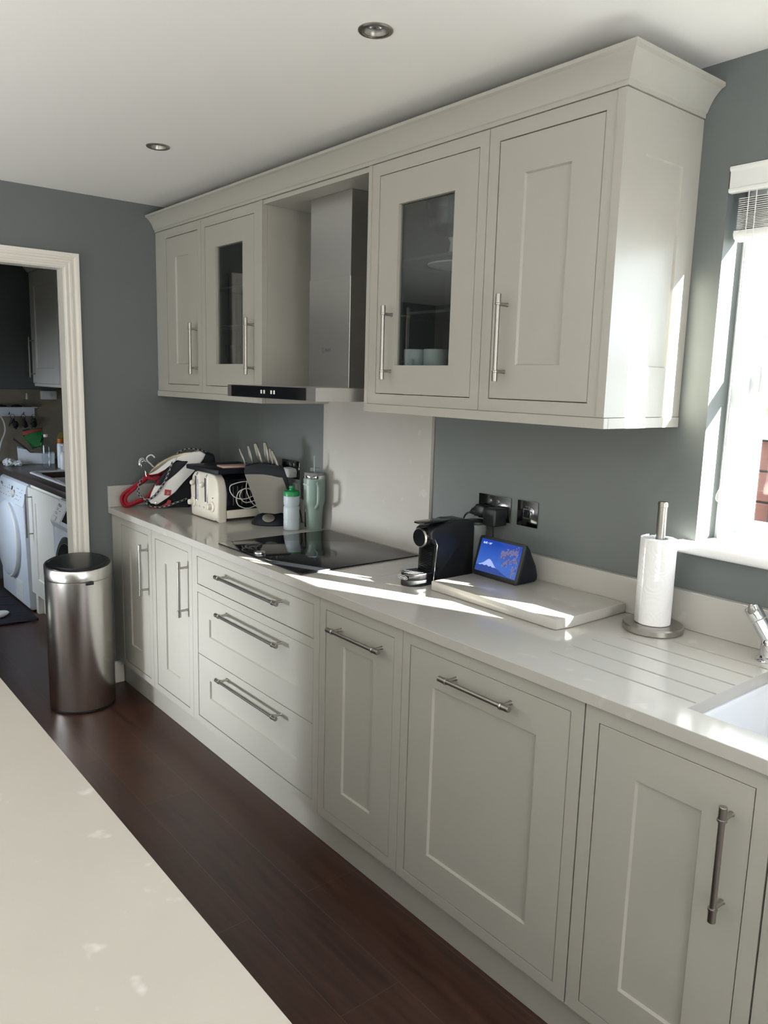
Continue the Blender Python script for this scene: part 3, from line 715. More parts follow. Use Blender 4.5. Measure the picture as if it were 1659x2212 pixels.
# ================================================================ STEEL BIN
t = thing('waste_bin', 'tall round brushed steel bin with a black lid at the doorway', 'bin', (.161, -.817, 0))
R = .148
B().lathe([(R-.006, 0), (R-.002, .004), (R-.002, .012)], n=64).build('base_ring', 'rubber', t)
B().lathe([(R-.001, .012), (R, .014), (R, .6225), (R-.004, .6265)], n=96).build('body', 'steelz', t)
def tilt(o, z0):    # the lid's top slopes down toward the room
    for v in o.data.vertices:
        if v.co.z > z0: v.co.z += ((-v.co.x)*.95+v.co.y*.30)*.085
    return o
tilt(B().lathe([(R-.004, .626), (R-.004, .6305), (R+.001, .6315), (R+.001, .686), (R-.001, .689), (R-.010, .689)], n=96).build('lid_band', 'steelz', t, ang=50), .66)
tilt(B().lathe([(R-.004, .680), (R-.006, .6905), (R-.012, .6945), (R-.018, .694), (R-.020, .6915), (R-.024, .6915), (R-.028, .697), (R-.05, .700), (.05, .702), (.001, .7025)], n=80).build('lid', 'rubber', t, ang=40), .66)
a = math.radians(-5)
B().box(R-.004, R+.006, -.018, .018, .612, .628, .002, 2).build('catch', 'rubber', t)
t.rotation_euler = (0, 0, math.radians(0))

# ================================================================ PAPER TOWEL
t = thing('paper_towel_holder', 'round steel stand with an upright pole beside the chopping board', 'kitchen roll holder', (2.690, -.100, CT))
B().lathe([(.075, 0), (.080, .003), (.080, .016), (.077, .0195), (.02, .021)], n=64).build('base', 'nickel', t, ang=30)
B().lathe([(.0125, .021), (.0125, .338), (.0138, .339), (.0138, .351), (.012, .353)], n=28).build('pole', 'nickel', t)
t = thing('kitchen_roll', 'white embossed paper roll standing on the steel holder', 'kitchen roll', (2.690, -.100, CT+.0215))
b = B(); n = 64; ro, ri, h = .0445, .020, .232; prof = [(ri, 0), (ro, 0), (ro, h), (ri, h)]
rings = [[b.bm.verts.new((r*math.cos(6.28318*i/n), r*math.sin(6.28318*i/n), z)) for i in range(n)] for r, z in prof]
for k in range(4):
    A, D_ = rings[k], rings[(k+1) % 4]
    for i in range(n): b.bm.faces.new((A[i], A[(i+1) % n], D_[(i+1) % n], D_[i]))
b.build('roll', 'paper', t)
b = B(); pts = []
for i in range(14):
    a = math.radians(250-i*7.5); r = .0452+.0009*i; pts.append((r*math.cos(a), r*math.sin(a)))
for (x0_, y0_), (x1_, y1_) in zip(pts, pts[1:]):
    b.bm.faces.new([b.bm.verts.new(p) for p in ((x0_, y0_, .001), (x1_, y1_, .001), (x1_, y1_, h+.001), (x0_, y0_, h+.001))])
bmesh.ops.remove_doubles(b.bm, verts=b.bm.verts, dist=1e-5)
o = b.build('loose_sheet', 'paper', t); md = o.modifiers.new('s', 'SOLIDIFY'); md.thickness = .0008
tag(t, 'white embossed paper roll standing on the steel holder', 'kitchen roll')

# ================================================================ TAP
t = thing('tap', 'chrome tap with a slanted lever body behind the sink', 'tap', (3.0, -.082, CT))
B().lathe([(.034, 0), (.034, .003), (.030, .006), (.027, .007)], n=48).build('base_ring', 'chrome', t, ang=30)
b = B(); b.lathe([(.0255, .007), (.0255, .014), (.025, .0145), (.0255, .015), (.0255, .040), (.024, .052), (.018, .060)], n=40)
ax = Vector((-.60, 0, .80)); A0 = Vector((.004, 0, .040))
b.tube([A0, A0+ax*.02, A0+ax*.066], [.0205, .0198, .0190], 32)
b.build('body', 'chrome', t)
k0 = A0+ax*.068
b = B(); b.tube([k0, k0+ax*.002, k0+ax*.034, k0+ax*.0365], [.0185, .0196, .0196, .0175], 32)
kn = b.build('lever_cap', 'chrome', t)
B().sphere(tuple(k0+ax*.030+Vector((.004, -.0165, .002))), .010, (1, .55, 1.35), 20).build('finger_dimple', 'nickel', kn)
b = B(); b.tube(smooth_path([(.004, -.002, .045), (.035, -.012, .085), (.08, -.04, .150), (.14, -.09, .19), (.20, -.14, .185), (.235, -.17, .150)], 6), .0125, 20); b.build('spout', 'chrome', t)
B().sphere((-.012, -.0226, .012), .0035, (1, .5, 1), 10).build('grub_screw', 'black', t)

# ================================================================ CHOPPING BOARD
t = thing('chopping_board', 'thick white stone chopping board under the smart display', 'board', (2.30, -.18, CT))
b = B(); b.prism([(-.25, -.150), (-.25, .152), (.252, .156), (.252, -.100), (.243, -.148), (.236, -.152)], .0008, .031, 'z', .0035, 2)
b.build('slab', 'quartz', t, ang=30)

# ================================================================ SMART DISPLAY
t = thing('smart_display', 'black tabletop smart display showing a snowy mountain under blue sky', 'display', (2.150, -.150, CT+.0315), math.radians(-1))
tl = math.radians(17); Wd, Hd = .100, .132
b = B(); prof = [(-.002, 0), (.085, 0), (.097, .006), (.099, .020), (.088, .055), (.052, .110), (.046, .122), (.038, .1245)]
b.prism(prof, -Wd+.004, Wd-.004, 'x', .006, 3); b.build('body', 'navy', t)
fr = bpy.data.objects.new('front', None); C.objects.link(fr); bpy.data.objects.remove(fr)
def F(b, name, m, parent=None, y=0, z=0, smooth=True):   # piece built upright, then leaned back onto the sloping front
    o = b.build(name, m, parent or t, smooth=smooth); o.data.transform(Matrix.Rotation(-tl, 4, 'X')); return o
F(B().prism([(-Wd+.012, .001), (Wd-.012, .001), (Wd-.003, .004), (Wd, .013), (Wd, Hd-.013), (Wd-.003, Hd-.004), (Wd-.012, Hd-.001), (-Wd+.012, Hd-.001), (-Wd+.003, Hd-.004), (-Wd, Hd-.013), (-Wd, .013), (-Wd+.003, .004)], -.006, .002, 'y', .0015, 2), 'bezel', 'black')
sx, z0, z1 = .088, .015, .121
scr = F(B().box(-sx, sx, -.0068, -.0062, z0, z1), 'screen', 'screen', smooth=False)
ridge = [(-sx, z0+.0005), (.072, z0+.0005), (.050, .0185), (.024, .0275), (.006, .034), (-.006, .040), (-.020, .052), (-.030, .0585), (-.040, .0575), (-.052, .048), (-.068, .039), (-sx, .033)]
F(B().prism(ridge, -.0074, -.0069, 'y'), 'mountain', 'slope', scr, smooth=False)
F(B().prism([(-.078, .0355), (-.060, .0425), (-.052, .0480), (-.040, .0578), (-.036, .0592), (-.030, .0588), (-.020, .0520), (-.006, .0400), (.002, .0352), (-.006, .0362), (-.014, .0345), (-.022, .0385), (-.030, .0350), (-.040, .0392), (-.050, .0355), (-.060, .0380), (-.068, .0350)], -.0080, -.0075, 'y'), 'snow_cap', 'snow', scr, smooth=False)
rng = random.Random(3)
for nm, mt, cnt, yy in (('dim_blossom', 'dimblossom', 120, -.0078), ('blossom', 'blossom', 150, -.0084)):
    b = B()
    for i in range(cnt):
        q = rng.random()
        if q < .62: s_ = rng.random(); cx_, cz_ = .010+s_*.068, .083+s_*.018+rng.gauss(0, .0065); 
        elif q < .85: s_ = rng.random(); cx_, cz_ = .022+s_*.056, .055+s_*.022+rng.gauss(0, .005)
        else: cx_, cz_ = rng.uniform(.066, .085), rng.uniform(.020, .075)
        r = rng.uniform(.0015, .0042)
        pp = []
        for k in range(7):
            a = k*6.2832/7; rr = r*rng.uniform(.7, 1.2); pp.append((min(.0865, cx_+rr*math.cos(a)), min(.1195, max(.0165, cz_+rr*math.sin(a)))))
        b.bm.faces.new([b.bm.verts.new((u, yy-.00001*i*.2, v)) for u, v in pp])
    F(b, nm, mt, scr, smooth=False)
o = text('clock_lettering', '6:41', .0105, 'glowtext', scr, Matrix.Rotation(-tl, 4, 'X') @ facing(-.068, -.0078, .1085))
o = text('temperature_lettering', '• 24°', .0085, 'glowtext', scr, Matrix.Rotation(-tl, 4, 'X') @ facing(-.048, -.0078, .1085))

# ================================================================ COFFEE MACHINE
t = thing('coffee_machine', 'slim black capsule coffee machine standing beside the hob', 'coffee machine', (1.960, -.20, CT), math.radians(0))
b = B(); prof = [(.112, .0), (-.072, .0), (-.074, .004), (-.060, .125), (-.085, .150), (-.088, .168), (-.082, .180), (-.066, .188), (.02, .205), (.075, .203), (.098, .197), (.108, .188), (.112, .170)]
b.prism(prof, -.040, .040, 'x', .005, 3); b.build('body', 'black', t, ang=50)
B().prism([(-.064, .012), (-.058, .130), (-.052, .130), (-.058, .012)], -.043, .043, 'x', .002, 2).build('side_trim', 'blackgloss', t)
B().tube([(.0405, -.0705, .008), (.0405, -.0655, .070), (.0405, -.0580, .128), (.0385, -.070, .150)], .0016, 8).build('edge_strip', 'chrome', t)
b = B()
for i in range(17): z = .036+i*.0055; b.box(-.030, .030, -.0785+.00045*i, -.062, z, z+.0030, .001, 1)
b.build('front_ribs', 'blackgloss', t)
b = B(); b.tube([(0, -.074, .152), (0, -.098, .152), (0, -.104, .152)], [.0320, .0320, .0285], 40); hd = b.build('brew_head', 'blackgloss', t)
B().tube([(0, -.0985, .152), (0, -.1035, .152)], [.0328, .0300], 40).build('head_rim', 'nickel', hd)
b = B(); b.prism([(-.024, -.104), (-.012, -.116), (.012, -.116), (.024, -.104), (.026, -.02), (.018, .03), (-.018, .03), (-.026, -.02)], .199, .2045, 'z', .002, 2); b.build('lever', 'blackgloss', t)
b = B(); pp = [(.040*math.cos(math.radians(a)), -.115+.050*math.sin(math.radians(a))) for a in range(180, 361, 12)]; pp += [(.040, -.074), (-.040, -.074)]
b.prism(pp, .0, .020, 'z', .003, 2); b.build('drip_tray_base', 'black', t)
b = B(); pp2 = [(u*.99, -.115+(v+.115)*.99) for u, v in pp]; b.prism(pp2, .0205, .042, 'z', .004, 2); tr = b.build('drip_tray', 'gun', t)
b = B()
for i in range(7): b.box(-.030+i*.0095, -.0265+i*.0095, -.155, -.085, .0421, .0432)
b.build('drip_grid', 'black', tr, smooth=False)
b = B(); pp3 = [(.0165*math.cos(math.radians(a))+(.006 if math.cos(math.radians(a)) > 0 else -.006), .0065*math.sin(math.radians(a))) for a in range(0, 360, 15)]
b.prism(pp3, -.1680, -.1665, 'y'); o = b.build('badge', 'label', tr, smooth=False); o.data.transform(Matrix.Translation((0, -.0, .029))); 
text('badge_lettering', "De'Longhi", .0076, 'lightprint', tr, facing(0, -.1683, .029))
b = B(); b.tube([(u, -.1681, v+.029) for u, v in pp3], .0006, 6, closed=True); b.build('badge_outline', 'lightprint', tr)
b = B(); b.lathe([(.030, .0), (.036, .120), (.038, .176), (.036, .178)], (.012, .145, 0), 32); b.build('water_tank', 'smoke', t)
B().lathe([(.038, .1785), (.041, .181), (.041, .187), (.036, .189)], (.012, .145, 0), 32).build('tank_lid', 'black', t)
t.location = (1.960, -.205, CT)
t.location.y = -.205

# small clear dish behind the coffee machine
t = thing('saucer', 'small pale plate tucked between the hob and the coffee machine', 'plate', (1.832, -.175, CT))
B().lathe([(.030, 0), (.034, .002), (.052, .006), (.068, .011), (.069, .0125), (.052, .0085), (.030, .0045), (.001, .004)], n=48).build('plate', 'cup', t)

# ================================================================ SOCKETS
def socket(name, label, x0, x1, z0, z1, group=None):
    t = thing(name, label, 'socket', ((x0+x1)/2, -.001, (z0+z1)/2)); hw, hh = (x1-x0)/2, (z1-z0)/2
    B().box(-hw, hw, -.004, 0, -hh, hh, .002, 2).build('face_plate', 'blacknickel', t)
    return t, hw, hh
t, hw, hh = socket('double_socket', 'double black nickel socket above the display, both outlets in use', 1.928, 2.076, 1.098, 1.184)
for x in (-.018, .018): B().box(x-.0055, x+.0055, -.0075, -.0045, .016, .030, .0008, 1).build('rocker', 'chrome', t)
for x in (-.037, .037): B().box(x-.024, x+.024, -.0052, -.0042, -.030, .006, .0005, 1).build('outlet', 'black', t, smooth=False)
t, hw, hh = socket('switched_spur', 'single black nickel switch plate beside the double socket', 2.105, 2.192, 1.099, 1.184)
B().box(-.013, .006, -.0075, -.0045, -.012, .012, .001, 1).build('rocker', 'blackgloss', t)
B().ring_frame(-.016, .022, -.016, .016, -.014, .020, -.014, .014, -.0052, -.0042).build('switch_surround', 'chrome', t, smooth=False)
B().box(.010, .018, -.0065, -.0045, -.011, .011, .0008, 1).build('fuse_carrier', 'chrome', t)
B().lathe([(.002, -.0042), (.002, -.0062)], (-.004, 0, .024), 12, axis='y').build('neon', 'chrome', t)
t, hw, hh = socket('double_socket', 'double black nickel socket behind the knife block and flask', .636, .785, 1.099, 1.184)
for x in (-.010, .026): B().box(x-.0055, x+.0055, -.0075, -.0045, .016, .030, .0008, 1).build('rocker', 'chrome', t)
# plugs
t = thing('plug', 'black mains plug of the coffee machine in the double socket', 'plug', (1.965, -.0062, 1.128))
b = B(); b.prism([(-.024, -.020), (.022, -.020), (.024, .018), (-.016, .022), (-.026, .010)], -.036, 0, 'y', .006, 3); b.build('plug_body', 'black', t)
b = B(); b.tube([(-.02, -.020, -.003), (-.036, -.026, -.007), (-.046, -.028, -.012)], [.017, .012, .005], 16); b.build('cord_grip', 'black', t)
B().tube(smooth_path([(-.046, -.028, -.012), (-.062, -.03, -.018), (-.078, -.028, -.040), (-.080, -.02, -.075), (-.06, -.012, -.12), (-.02, -.010, -.17)], 6), .0032, 10).build('mains_cable', 'black', t)
t = thing('power_adapter', 'bulky black power adapter of the smart display in the socket', 'adapter', (2.036, -.0062, 1.118))
B().box(-.029, .029, -.062, 0, -.030, .031, .007, 3).build('adapter_body', 'black', t)
B().tube(smooth_path([(-.004, -.035, -.028), (-.004, -.032, -.045), (-.012, -.022, -.075), (-.02, -.020, -.105), (.0, -.018, -.145)], 6), .0022, 8).build('cable', 'black', t)
t = thing('plug', 'white plug adapter in the socket behind the knife block', 'plug', (.742, -.0062, 1.128))
B().prism([(-.032, -.022), (.030, -.018), (.033, .010), (.022, .022), (-.020, .026), (-.034, .014)], -.045, 0, 'y', .007, 3).build('plug_body', 'plastic', t)
t = thing('plug', 'grey plug hanging low behind the green capped bottle', 'plug', (.800, -.03, 1.055))
B().box(-.016, .016, -.012, .008, -.035, .034, .006, 3).build('plug_body', 'cup', t)
B().tube(smooth_path([(.0, .0, -.03), (.012, .0, -.06), (.03, .004, -.10), (.05, .0, -.1435)], 5), .003, 8).build('cable', 'black', t)

# ================================================================ FLASK, BOTTLE
D = {"iron_body": [[-0.0858, 0.0367], [-0.0738, 0.0751], [-0.0605, 0.105], [-0.0522, 0.1216], [-0.0444, 0.1108], [-0.0285, 0.1114], [-0.0091, 0.1246], [0.0105, 0.1445], [0.0431, 0.171], [0.0757, 0.201], [0.1019, 0.221], [0.1101, 0.2343], [0.1038, 0.2427], [0.0764, 0.2434], [0.0458, 0.2377], [0.0525, 0.2577], [0.0768, 0.266], [0.1318, 0.2761], [0.1514, 0.2878], [0.1692, 0.2828], [0.1886, 0.2695], [0.1769, 0.2443], [0.1504, 0.2074], [0.1307, 0.1941], [0.0812, 0.1339], [0.0416, 0.0837], [-0.0008, 0.054], [-0.03, 0.0342], [-0.0527, 0.0194], [-0.0621, 0.0279], [-0.0747, 0.0365]], "ang": {"iron_body": 1.1565, "iron_sole": 1.1565, "iron_rim": 1.1565, "station": 1.1565, "hose": 1.1565, "hose2": 1.1565, "redband": 1.1565, "sticker": 1.1565, "nozzle": 1.1565, "hanger1": 1.1719, "hanger2": 1.1719, "hook1": 1.1719, "hook2": 1.1719, "hook3": 1.1719, "whitehook": 1.1719, "kb_steel": 1.0244, "kb_cap": 1.0244, "kb_base": 1.0244, "knife0": 1.0244, "knife1": 1.0244, "knife2": 1.0244, "knife3": 1.0244, "knife4": 1.0244, "knife5": 1.0244, "caddy": 1.3041, "greenbag": 1.3041, "redtop": 1.3041, "blackthing": 1.3041, "foil": 1.3041, "bottle": 1.284, "spray": 1.272, "soap": 1.2644, "black2": 1.2695, "bin2": 1.2587, "yellow": 1.2659, "keys": 1.3137}, "iron_sole": [[-0.0827, 0.1744], [-0.0713, 0.1916], [-0.0389, 0.2246], [-0.0004, 0.2477], [0.0351, 0.266], [0.0898, 0.2777], [0.1319, 0.2827], [0.135, 0.2751], [0.0574, 0.2593], [0.0348, 0.251], [0.009, 0.2378], [-0.0201, 0.2146], [-0.0459, 0.1948], [-0.0716, 0.1783]], "iron_rim": [[-0.0828, 0.1717], [-0.0716, 0.1773], [-0.0459, 0.1931], [-0.0201, 0.2129], [0.009, 0.2361], [0.0348, 0.2504], [0.0525, 0.2577], [0.0458, 0.2377], [0.0247, 0.2211], [-0.0077, 0.1946], [-0.0399, 0.1758], [-0.0686, 0.1707]], "station": [[-0.0925, 0.0183], [-0.0888, 0.0451], [-0.067, 0.0984], [-0.0343, 0.1381], [-0.008, 0.1813], [0.0248, 0.2278], [0.0765, 0.2477], [0.1382, 0.2711], [0.1935, 0.2745], [0.2327, 0.2611], [0.239, 0.2274], [0.2189, 0.1937], [0.1697, 0.1872], [0.14, 0.1637], [0.1164, 0.1032], [0.1115, -0.0123], [-0.0756, -0.0089]], "hose": [[-0.0976, 0.146], [-0.1198, 0.1388], [-0.1337, 0.1091], [-0.1323, 0.0758], [-0.1123, 0.0555], [-0.087, 0.0511], [-0.0581, 0.0682], [-0.0319, 0.1013], [-0.0088, 0.1379], [0.0079, 0.1746], [0.0213, 0.2078], [0.0331, 0.2444], [0.0544, 0.2726], [0.09, 0.291], [0.1384, 0.2911], [0.1838, 0.2778], [0.213, 0.2544], [0.224, 0.2072]], "hose2": [[-0.1048, 0.0387], [-0.0878, 0.0183], [-0.0435, 0.0007], [0.0049, 0.0134], [0.0374, 0.0264], [0.0699, 0.036], [0.0961, 0.0458]], "redband": [[-0.0861, 0.0199], [-0.0626, 0.0051], [-0.0322, 0.0072], [-0.0142, 0.0221], [0.0003, 0.027], [0.0022, 0.0438], [0.0199, 0.0402], [0.0212, 0.0266], [0.0146, 0.0149], [-0.0114, 0.0018], [-0.0309, -0.008], [-0.0628, -0.0064], [-0.0785, 0.0047]], "sticker": [[-0.0086, 0.0984], [0.0224, 0.0941], [0.0181, 0.0665], [-0.0124, 0.0699]], "hanger1": [[0.0536, 0.1676], [0.0217, 0.1678], [-0.023, 0.1615], [-0.0521, 0.1368], [-0.0906, 0.1072], [-0.1322, 0.0778], [-0.1516, 0.0548], [-0.1509, 0.0248], [-0.1403, 0.0095], [-0.1215, 0.0091], [-0.0768, 0.0268], [-0.0384, 0.0412], [-0.0126, 0.0559]], "hanger2": [[0.034, 0.146], [0.002, 0.1429], [-0.0328, 0.1499], [-0.0619, 0.1235], [-0.0973, 0.0906], [-0.1263, 0.0644], [-0.1348, 0.0412], [-0.1274, 0.021], [-0.1086, 0.0206], [-0.067, 0.04], [-0.0253, 0.0595]], "hook1": [[-0.0327, 0.1549], [-0.0446, 0.1866], [-0.06, 0.1999], [-0.0674, 0.2198], [-0.0622, 0.2396], [-0.0495, 0.2455], [-0.0433, 0.2412]], "hook2": [[-0.0327, 0.1549], [-0.0415, 0.1832], [-0.0552, 0.2032], [-0.0627, 0.2198], [-0.0576, 0.2363], [-0.0465, 0.2412], [-0.0371, 0.2363]], "hook3": [[-0.0327, 0.1549], [-0.0399, 0.1832], [-0.0522, 0.1966], [-0.0566, 0.2132], [-0.0515, 0.2264], [-0.042, 0.2297], [-0.0327, 0.2247]], "whitehook": [[0.0765, 0.1892], [0.0413, 0.1911], [0.0032, 0.1979], [-0.0124, 0.213], [-0.0263, 0.2263], [-0.0307, 0.2395], [-0.021, 0.2528], [-0.0051, 0.2567], [0.0089, 0.2444]], "kb_steel": [[-0.0651, 0.0552], [-0.127, 0.2276], [-0.0887, 0.231], [-0.0473, 0.2284], [-0.0088, 0.2228], [0.021, 0.2155], [0.0389, 0.2157], [0.0601, 0.1597], [0.0818, 0.0649], [0.0067, 0.0493]], "kb_cap": [[-0.127, 0.2261], [-0.1299, 0.2426], [-0.1225, 0.2637], [-0.0887, 0.2731], [-0.0533, 0.2759], [-0.0208, 0.2754], [0.0148, 0.2683], [0.0387, 0.2595], [0.0477, 0.2445], [0.0751, 0.1628], [0.0661, 0.1552], [0.0571, 0.1627], [0.0404, 0.2172], [0.021, 0.2146], [-0.0088, 0.2222], [-0.0473, 0.2278], [-0.0887, 0.231]], "knife0": [[-0.1487, 0.3364], [-0.1225, 0.2592]], "knife1": [[-0.1106, 0.3489], [-0.094, 0.2685]], "knife2": [[-0.0792, 0.3597], [-0.0533, 0.2705]], "knife3": [[-0.0372, 0.3648], [-0.0237, 0.2708]], "knife4": [[-0.015, 0.3383], [-0.0023, 0.259]], "knife5": [[-0.0061, 0.331], [0.0254, 0.2397]], "greenbag": [[-0.0792, 0.2427], [-0.022, 0.2464], [0.0483, 0.2578], [0.0562, 0.1929], [0.0429, 0.1278], [-0.0175, 0.1092], [-0.0658, 0.1972], [-0.0792, 0.2048]], "redtop": [[-0.0795, 0.237], [-0.022, 0.2464], [0.0448, 0.2578], [0.0495, 0.2426], [-0.0194, 0.2255], [-0.0651, 0.2124], [-0.0792, 0.2048]], "blackthing": [[-0.1459, 0.1749], [-0.1369, 0.1832], [-0.0591, 0.1134], [-0.0394, 0.0865], [-0.0799, 0.1137]]}
t = thing('travel_flask', 'tall sage green handled flask with a straw beside the stone splashback', 'flask', (1.005, -.068, CT), D['ang']['kb_steel']-.02)
b = B(); b.lathe([(.033, 0), (.0345, .003), (.0385, .090), (.0405, .105), (.0460, .122), (.0475, .130), (.0480, .222), (.0475, .226)], n=56); b.build('body', 'sage', t)
B().lathe([(.0475, .2265), (.0482, .228), (.0482, .238), (.0465, .240)], n=56).build('rim', 'chrome', t, ang=30)
B().lathe([(.0460, .240), (.0465, .243), (.0440, .252), (.030, .254), (.001, .2545)], n=48).build('lid', 'smoke', t)
B().box(-.020, .022, -.006, .006, .2540, .272, .003, 2).build('lid_tab', 'smoke', t)
B().tube([(.0, -.008, .20), (.0, -.008, .325)], .0042, 14).build('straw', 'smoke', t)
b = B(); hp = smooth_path([(.012, -.043, .205), (.014, -.075, .208), (.016, -.086, .196), (.016, -.087, .140), (.013, -.080, .120), (.008, -.044, .104)], 5)
b.tube(hp, .0085, 14, flat=1.3); b.build('handle', 'sage', t)
text('lettering', 'STANLEY', .0095, 'lightprint', t, Matrix.Rotation(math.radians(-52), 4, 'Z') @ facing(0, -.0483, .200))

t = thing('drinks_bottle', 'translucent sports bottle with a bright green cap', 'bottle', (.962, -.158, CT), D['ang']['kb_steel'])
prof = [(.031, 0), (.0345, .003), (.0345, .040), (.0335, .044), (.0345, .048), (.0345, .098), (.0335, .101), (.0310, .106), (.0335, .112), (.0345, .118), (.0345, .148), (.031, .151)]
B().lathe(prof, n=48).build('bottle_body', 'frost', t)
B().lathe([(.0325, .149), (.0345, .150), (.0345, .165), (.0320, .1705), (.018, .173), (.0105, .1735), (.0100, .182), (.0115, .184), (.0100, .192), (.0075, .1935)], n=48).build('cap', 'green', t, ang=45)
b = B()
for i in range(6): b.box(-.012, -.004, -.0352, -.0330, .014+i*.014, .0150+i*.014)
b.build('measure_marks', 'lightprint', t, smooth=False)
# slim glass flask standing between bottle and green flask
t = thing('oil_bottle', 'slim dark glass bottle between the sports bottle and flask', 'bottle', (.945, -.060, CT))
B().lathe([(.013, 0), (.015, .003), (.015, .095), (.008, .112), (.0065, .138), (.008, .142)], n=28).build('bottle_body', 'blackgloss', t)
B().lathe([(.0085, .142), (.0085, .152), (.006, .154)], n=20).build('cap', 'chrome', t)

# ================================================================ KNIFE BLOCK
A_ = D['ang']['kb_steel']
t = thing('knife_block', 'steel and black knife block on a domed black foot', 'knife block', (.80, -.15, CT), A_)
b = B(); b.lathe([(.082, .0), (.085, .004), (.080, .020), (.060, .040), (.030, .052), (.001, .055)], n=56)
for v in b.bm.verts: v.co.x = v.co.x*1.12-.005; v.co.y = v.co.y*.85
b.build('foot', 'navy', t)
B().lathe([(.026, 0), (.026, .002), (.022, .0035)], n=32).build('foot_badge', 'nickel', t)
o = t.children[-1]; o.data.transform(Matrix.Translation((-.022, -.0615, .0365)) @ Matrix.Rotation(math.radians(52), 4, 'X') @ Matrix.Diagonal((1.05, .8, .6, 1)))
ks = D['kb_steel']; b = B(); b.prism(ks, -.030, -.024, 'y'); b.prism(ks, .024, .030, 'y'); b.build('steel_cheeks', 'steelk', t, smooth=False)
core = [(u*.985, z) for u, z in ks]; b = B(); b.prism(core, -.0238, .0238, 'y'); b.build('core', 'navy', t, smooth=False)
b = B(); b.prism(D['kb_cap'], -.033, .033, 'y', .003, 2); b.build('cap', 'navy', t, ang=35)
labs = ['thin steel handled knife at the left end of the knife block', 'second knife from the left in the knife block, plain steel handle', 'broad knife with a studded steel handle, left of the tallest', 'tallest knife in the block, broad studded steel handle', 'shorter steel handled knife right of the tallest one', 'steel handled knife at the right end, leaning forward']
wid = [.0045, .0075, .0115, .0115, .0085, .0085]
for i in range(6):
    (u0, z0), (u1, z1) = D['knife%d' % i]; y = (-.002, .006, .004, .006, -.004, -.016)[i]
    k = thing('kitchen_knife', labs[i], 'knife', (.80, -.15, CT), A_, 'knives in the knife block')
    P0 = Vector((u0, y, z0)); P1 = Vector((u1, y, z1)); d = (P1-P0).normalized(); mid = (P0+P1)/2+Vector((0, 0, 0))
    nrm = Vector((-d.z, 0, d.x)); w_ = wid[i]
    pts = [P0+nrm*w_*.5, P0-d*.004+nrm*w_*.1, P0-d*.002-nrm*w_*.9, mid-nrm*w_*1.0, P1-nrm*w_*.75, P1+nrm*w_*.75, mid+nrm*w_*.75]
    b = B(); b.prism([(p.x, p.z) for p in pts], y-.0065, y+.0065, 'y', .0025, 2); b.build('handle', 'knife', k, ang=50)
    q = P1+d*.055; b = B(); b.prism([((P1-nrm*w_*.8).x, (P1-nrm*w_*.8).z), ((P1+nrm*w_*.8).x, (P1+nrm*w_*.8).z), ((q+nrm*w_*.5).x, (q+nrm*w_*.5).z), ((q-nrm*w_*.5).x, (q-nrm*w_*.5).z)], y-.001, y+.001, 'y'); b.build('blade', 'nickel', k, smooth=False)

# ================================================================ TOASTER
t = thing('toaster', 'cream long slot toaster with chrome trim on the worktop', 'toaster', (.525, -.19, CT))
# shell: rounded end profile (x, z) pushed along y
hw = .135; pr = []
base = [(-hw, 0), (-hw+.018, 0), (-hw+.022, .014), (hw-.030, .014), (hw-.022, 0), (hw, 0)]
top = [(hw, .13), (hw-.004, .165), (hw-.016, .192), (hw-.040, .210), (hw-.075, .217), (-hw+.075, .217), (-hw+.040, .210), (-hw+.016, .192), (-hw+.004, .165), (-hw, .13)]
b = B(); b.prism(base+top, -.165, -.118, 'y', .010, 4); b.build('front_end', 'cream', t, ang=60)
b = B(); b.prism(base+top, .118, .160, 'y', .010, 4); b.build('rear_end', 'cream', t, ang=60)
B().box(-hw, hw, -.1175, .1175, .014, .052, .003, 2).build('base', 'cream', t)
mid = [(-hw+.004, .052), (hw-.004, .052), (hw-.006, .165), (hw-.018, .190), (hw-.045, .206), (-hw+.045, .206), (-hw+.018, .190), (-hw+.006, .165)]
b = B(); b.prism(mid, -.1175, .1175, 'y'); b.build('chrome_sides', 'blackgloss', t, smooth=False)
for x in (-.062, .034):
    b = B(); b.tube([(x, -.1665, .078), (x, -.1665, .195)], .0070, 14); b.tube([(x, -.1665, .195), (x, -.160, .204), (x, -.148, .208)], .0070, 14); sl = b.build('lever_track', 'chrome', t)
    B().tube([(x, -.1750, .083), (x, -.1750, .193)], .0035, 10).build('lever_slot', 'black', sl)
    B().sphere((x-.020, -.182, .160), .0130, n=20).build('lever_knob', 'cream', sl)
for x in (-.105, .082):
    d_ = B().lathe([(.024, -.165), (.024, -.170), (.020, -.173), (.0135, -.174), (.0125, -.190), (.0105, -.192)], (x, 0, .066), 30, axis='y').build('browning_dial', 'cream', t)
    B().box(x-.0022, x+.0022, -.195, -.189, .056, .076, .001, 1).build('dial_grip', 'cream', d_)
for x in (-.072, -.046, -.004, .026):
    B().lathe([(.0048, -.1645), (.0048, -.1672), (.003, -.1677)], (x, 0, .052), 16, axis='y').build('button', 'cup', t)
b = B()
for i in range(5): x = hw-.0035; b.tube([(x, -.085+i*.022, .075), (x, -.085+i*.022, .160)], .0011, 6)
b.build('guard_wires', 'chrome', t)
B().sphere((.09, -.166, .107), .0028, n=8).build('indicator', 'black', t)
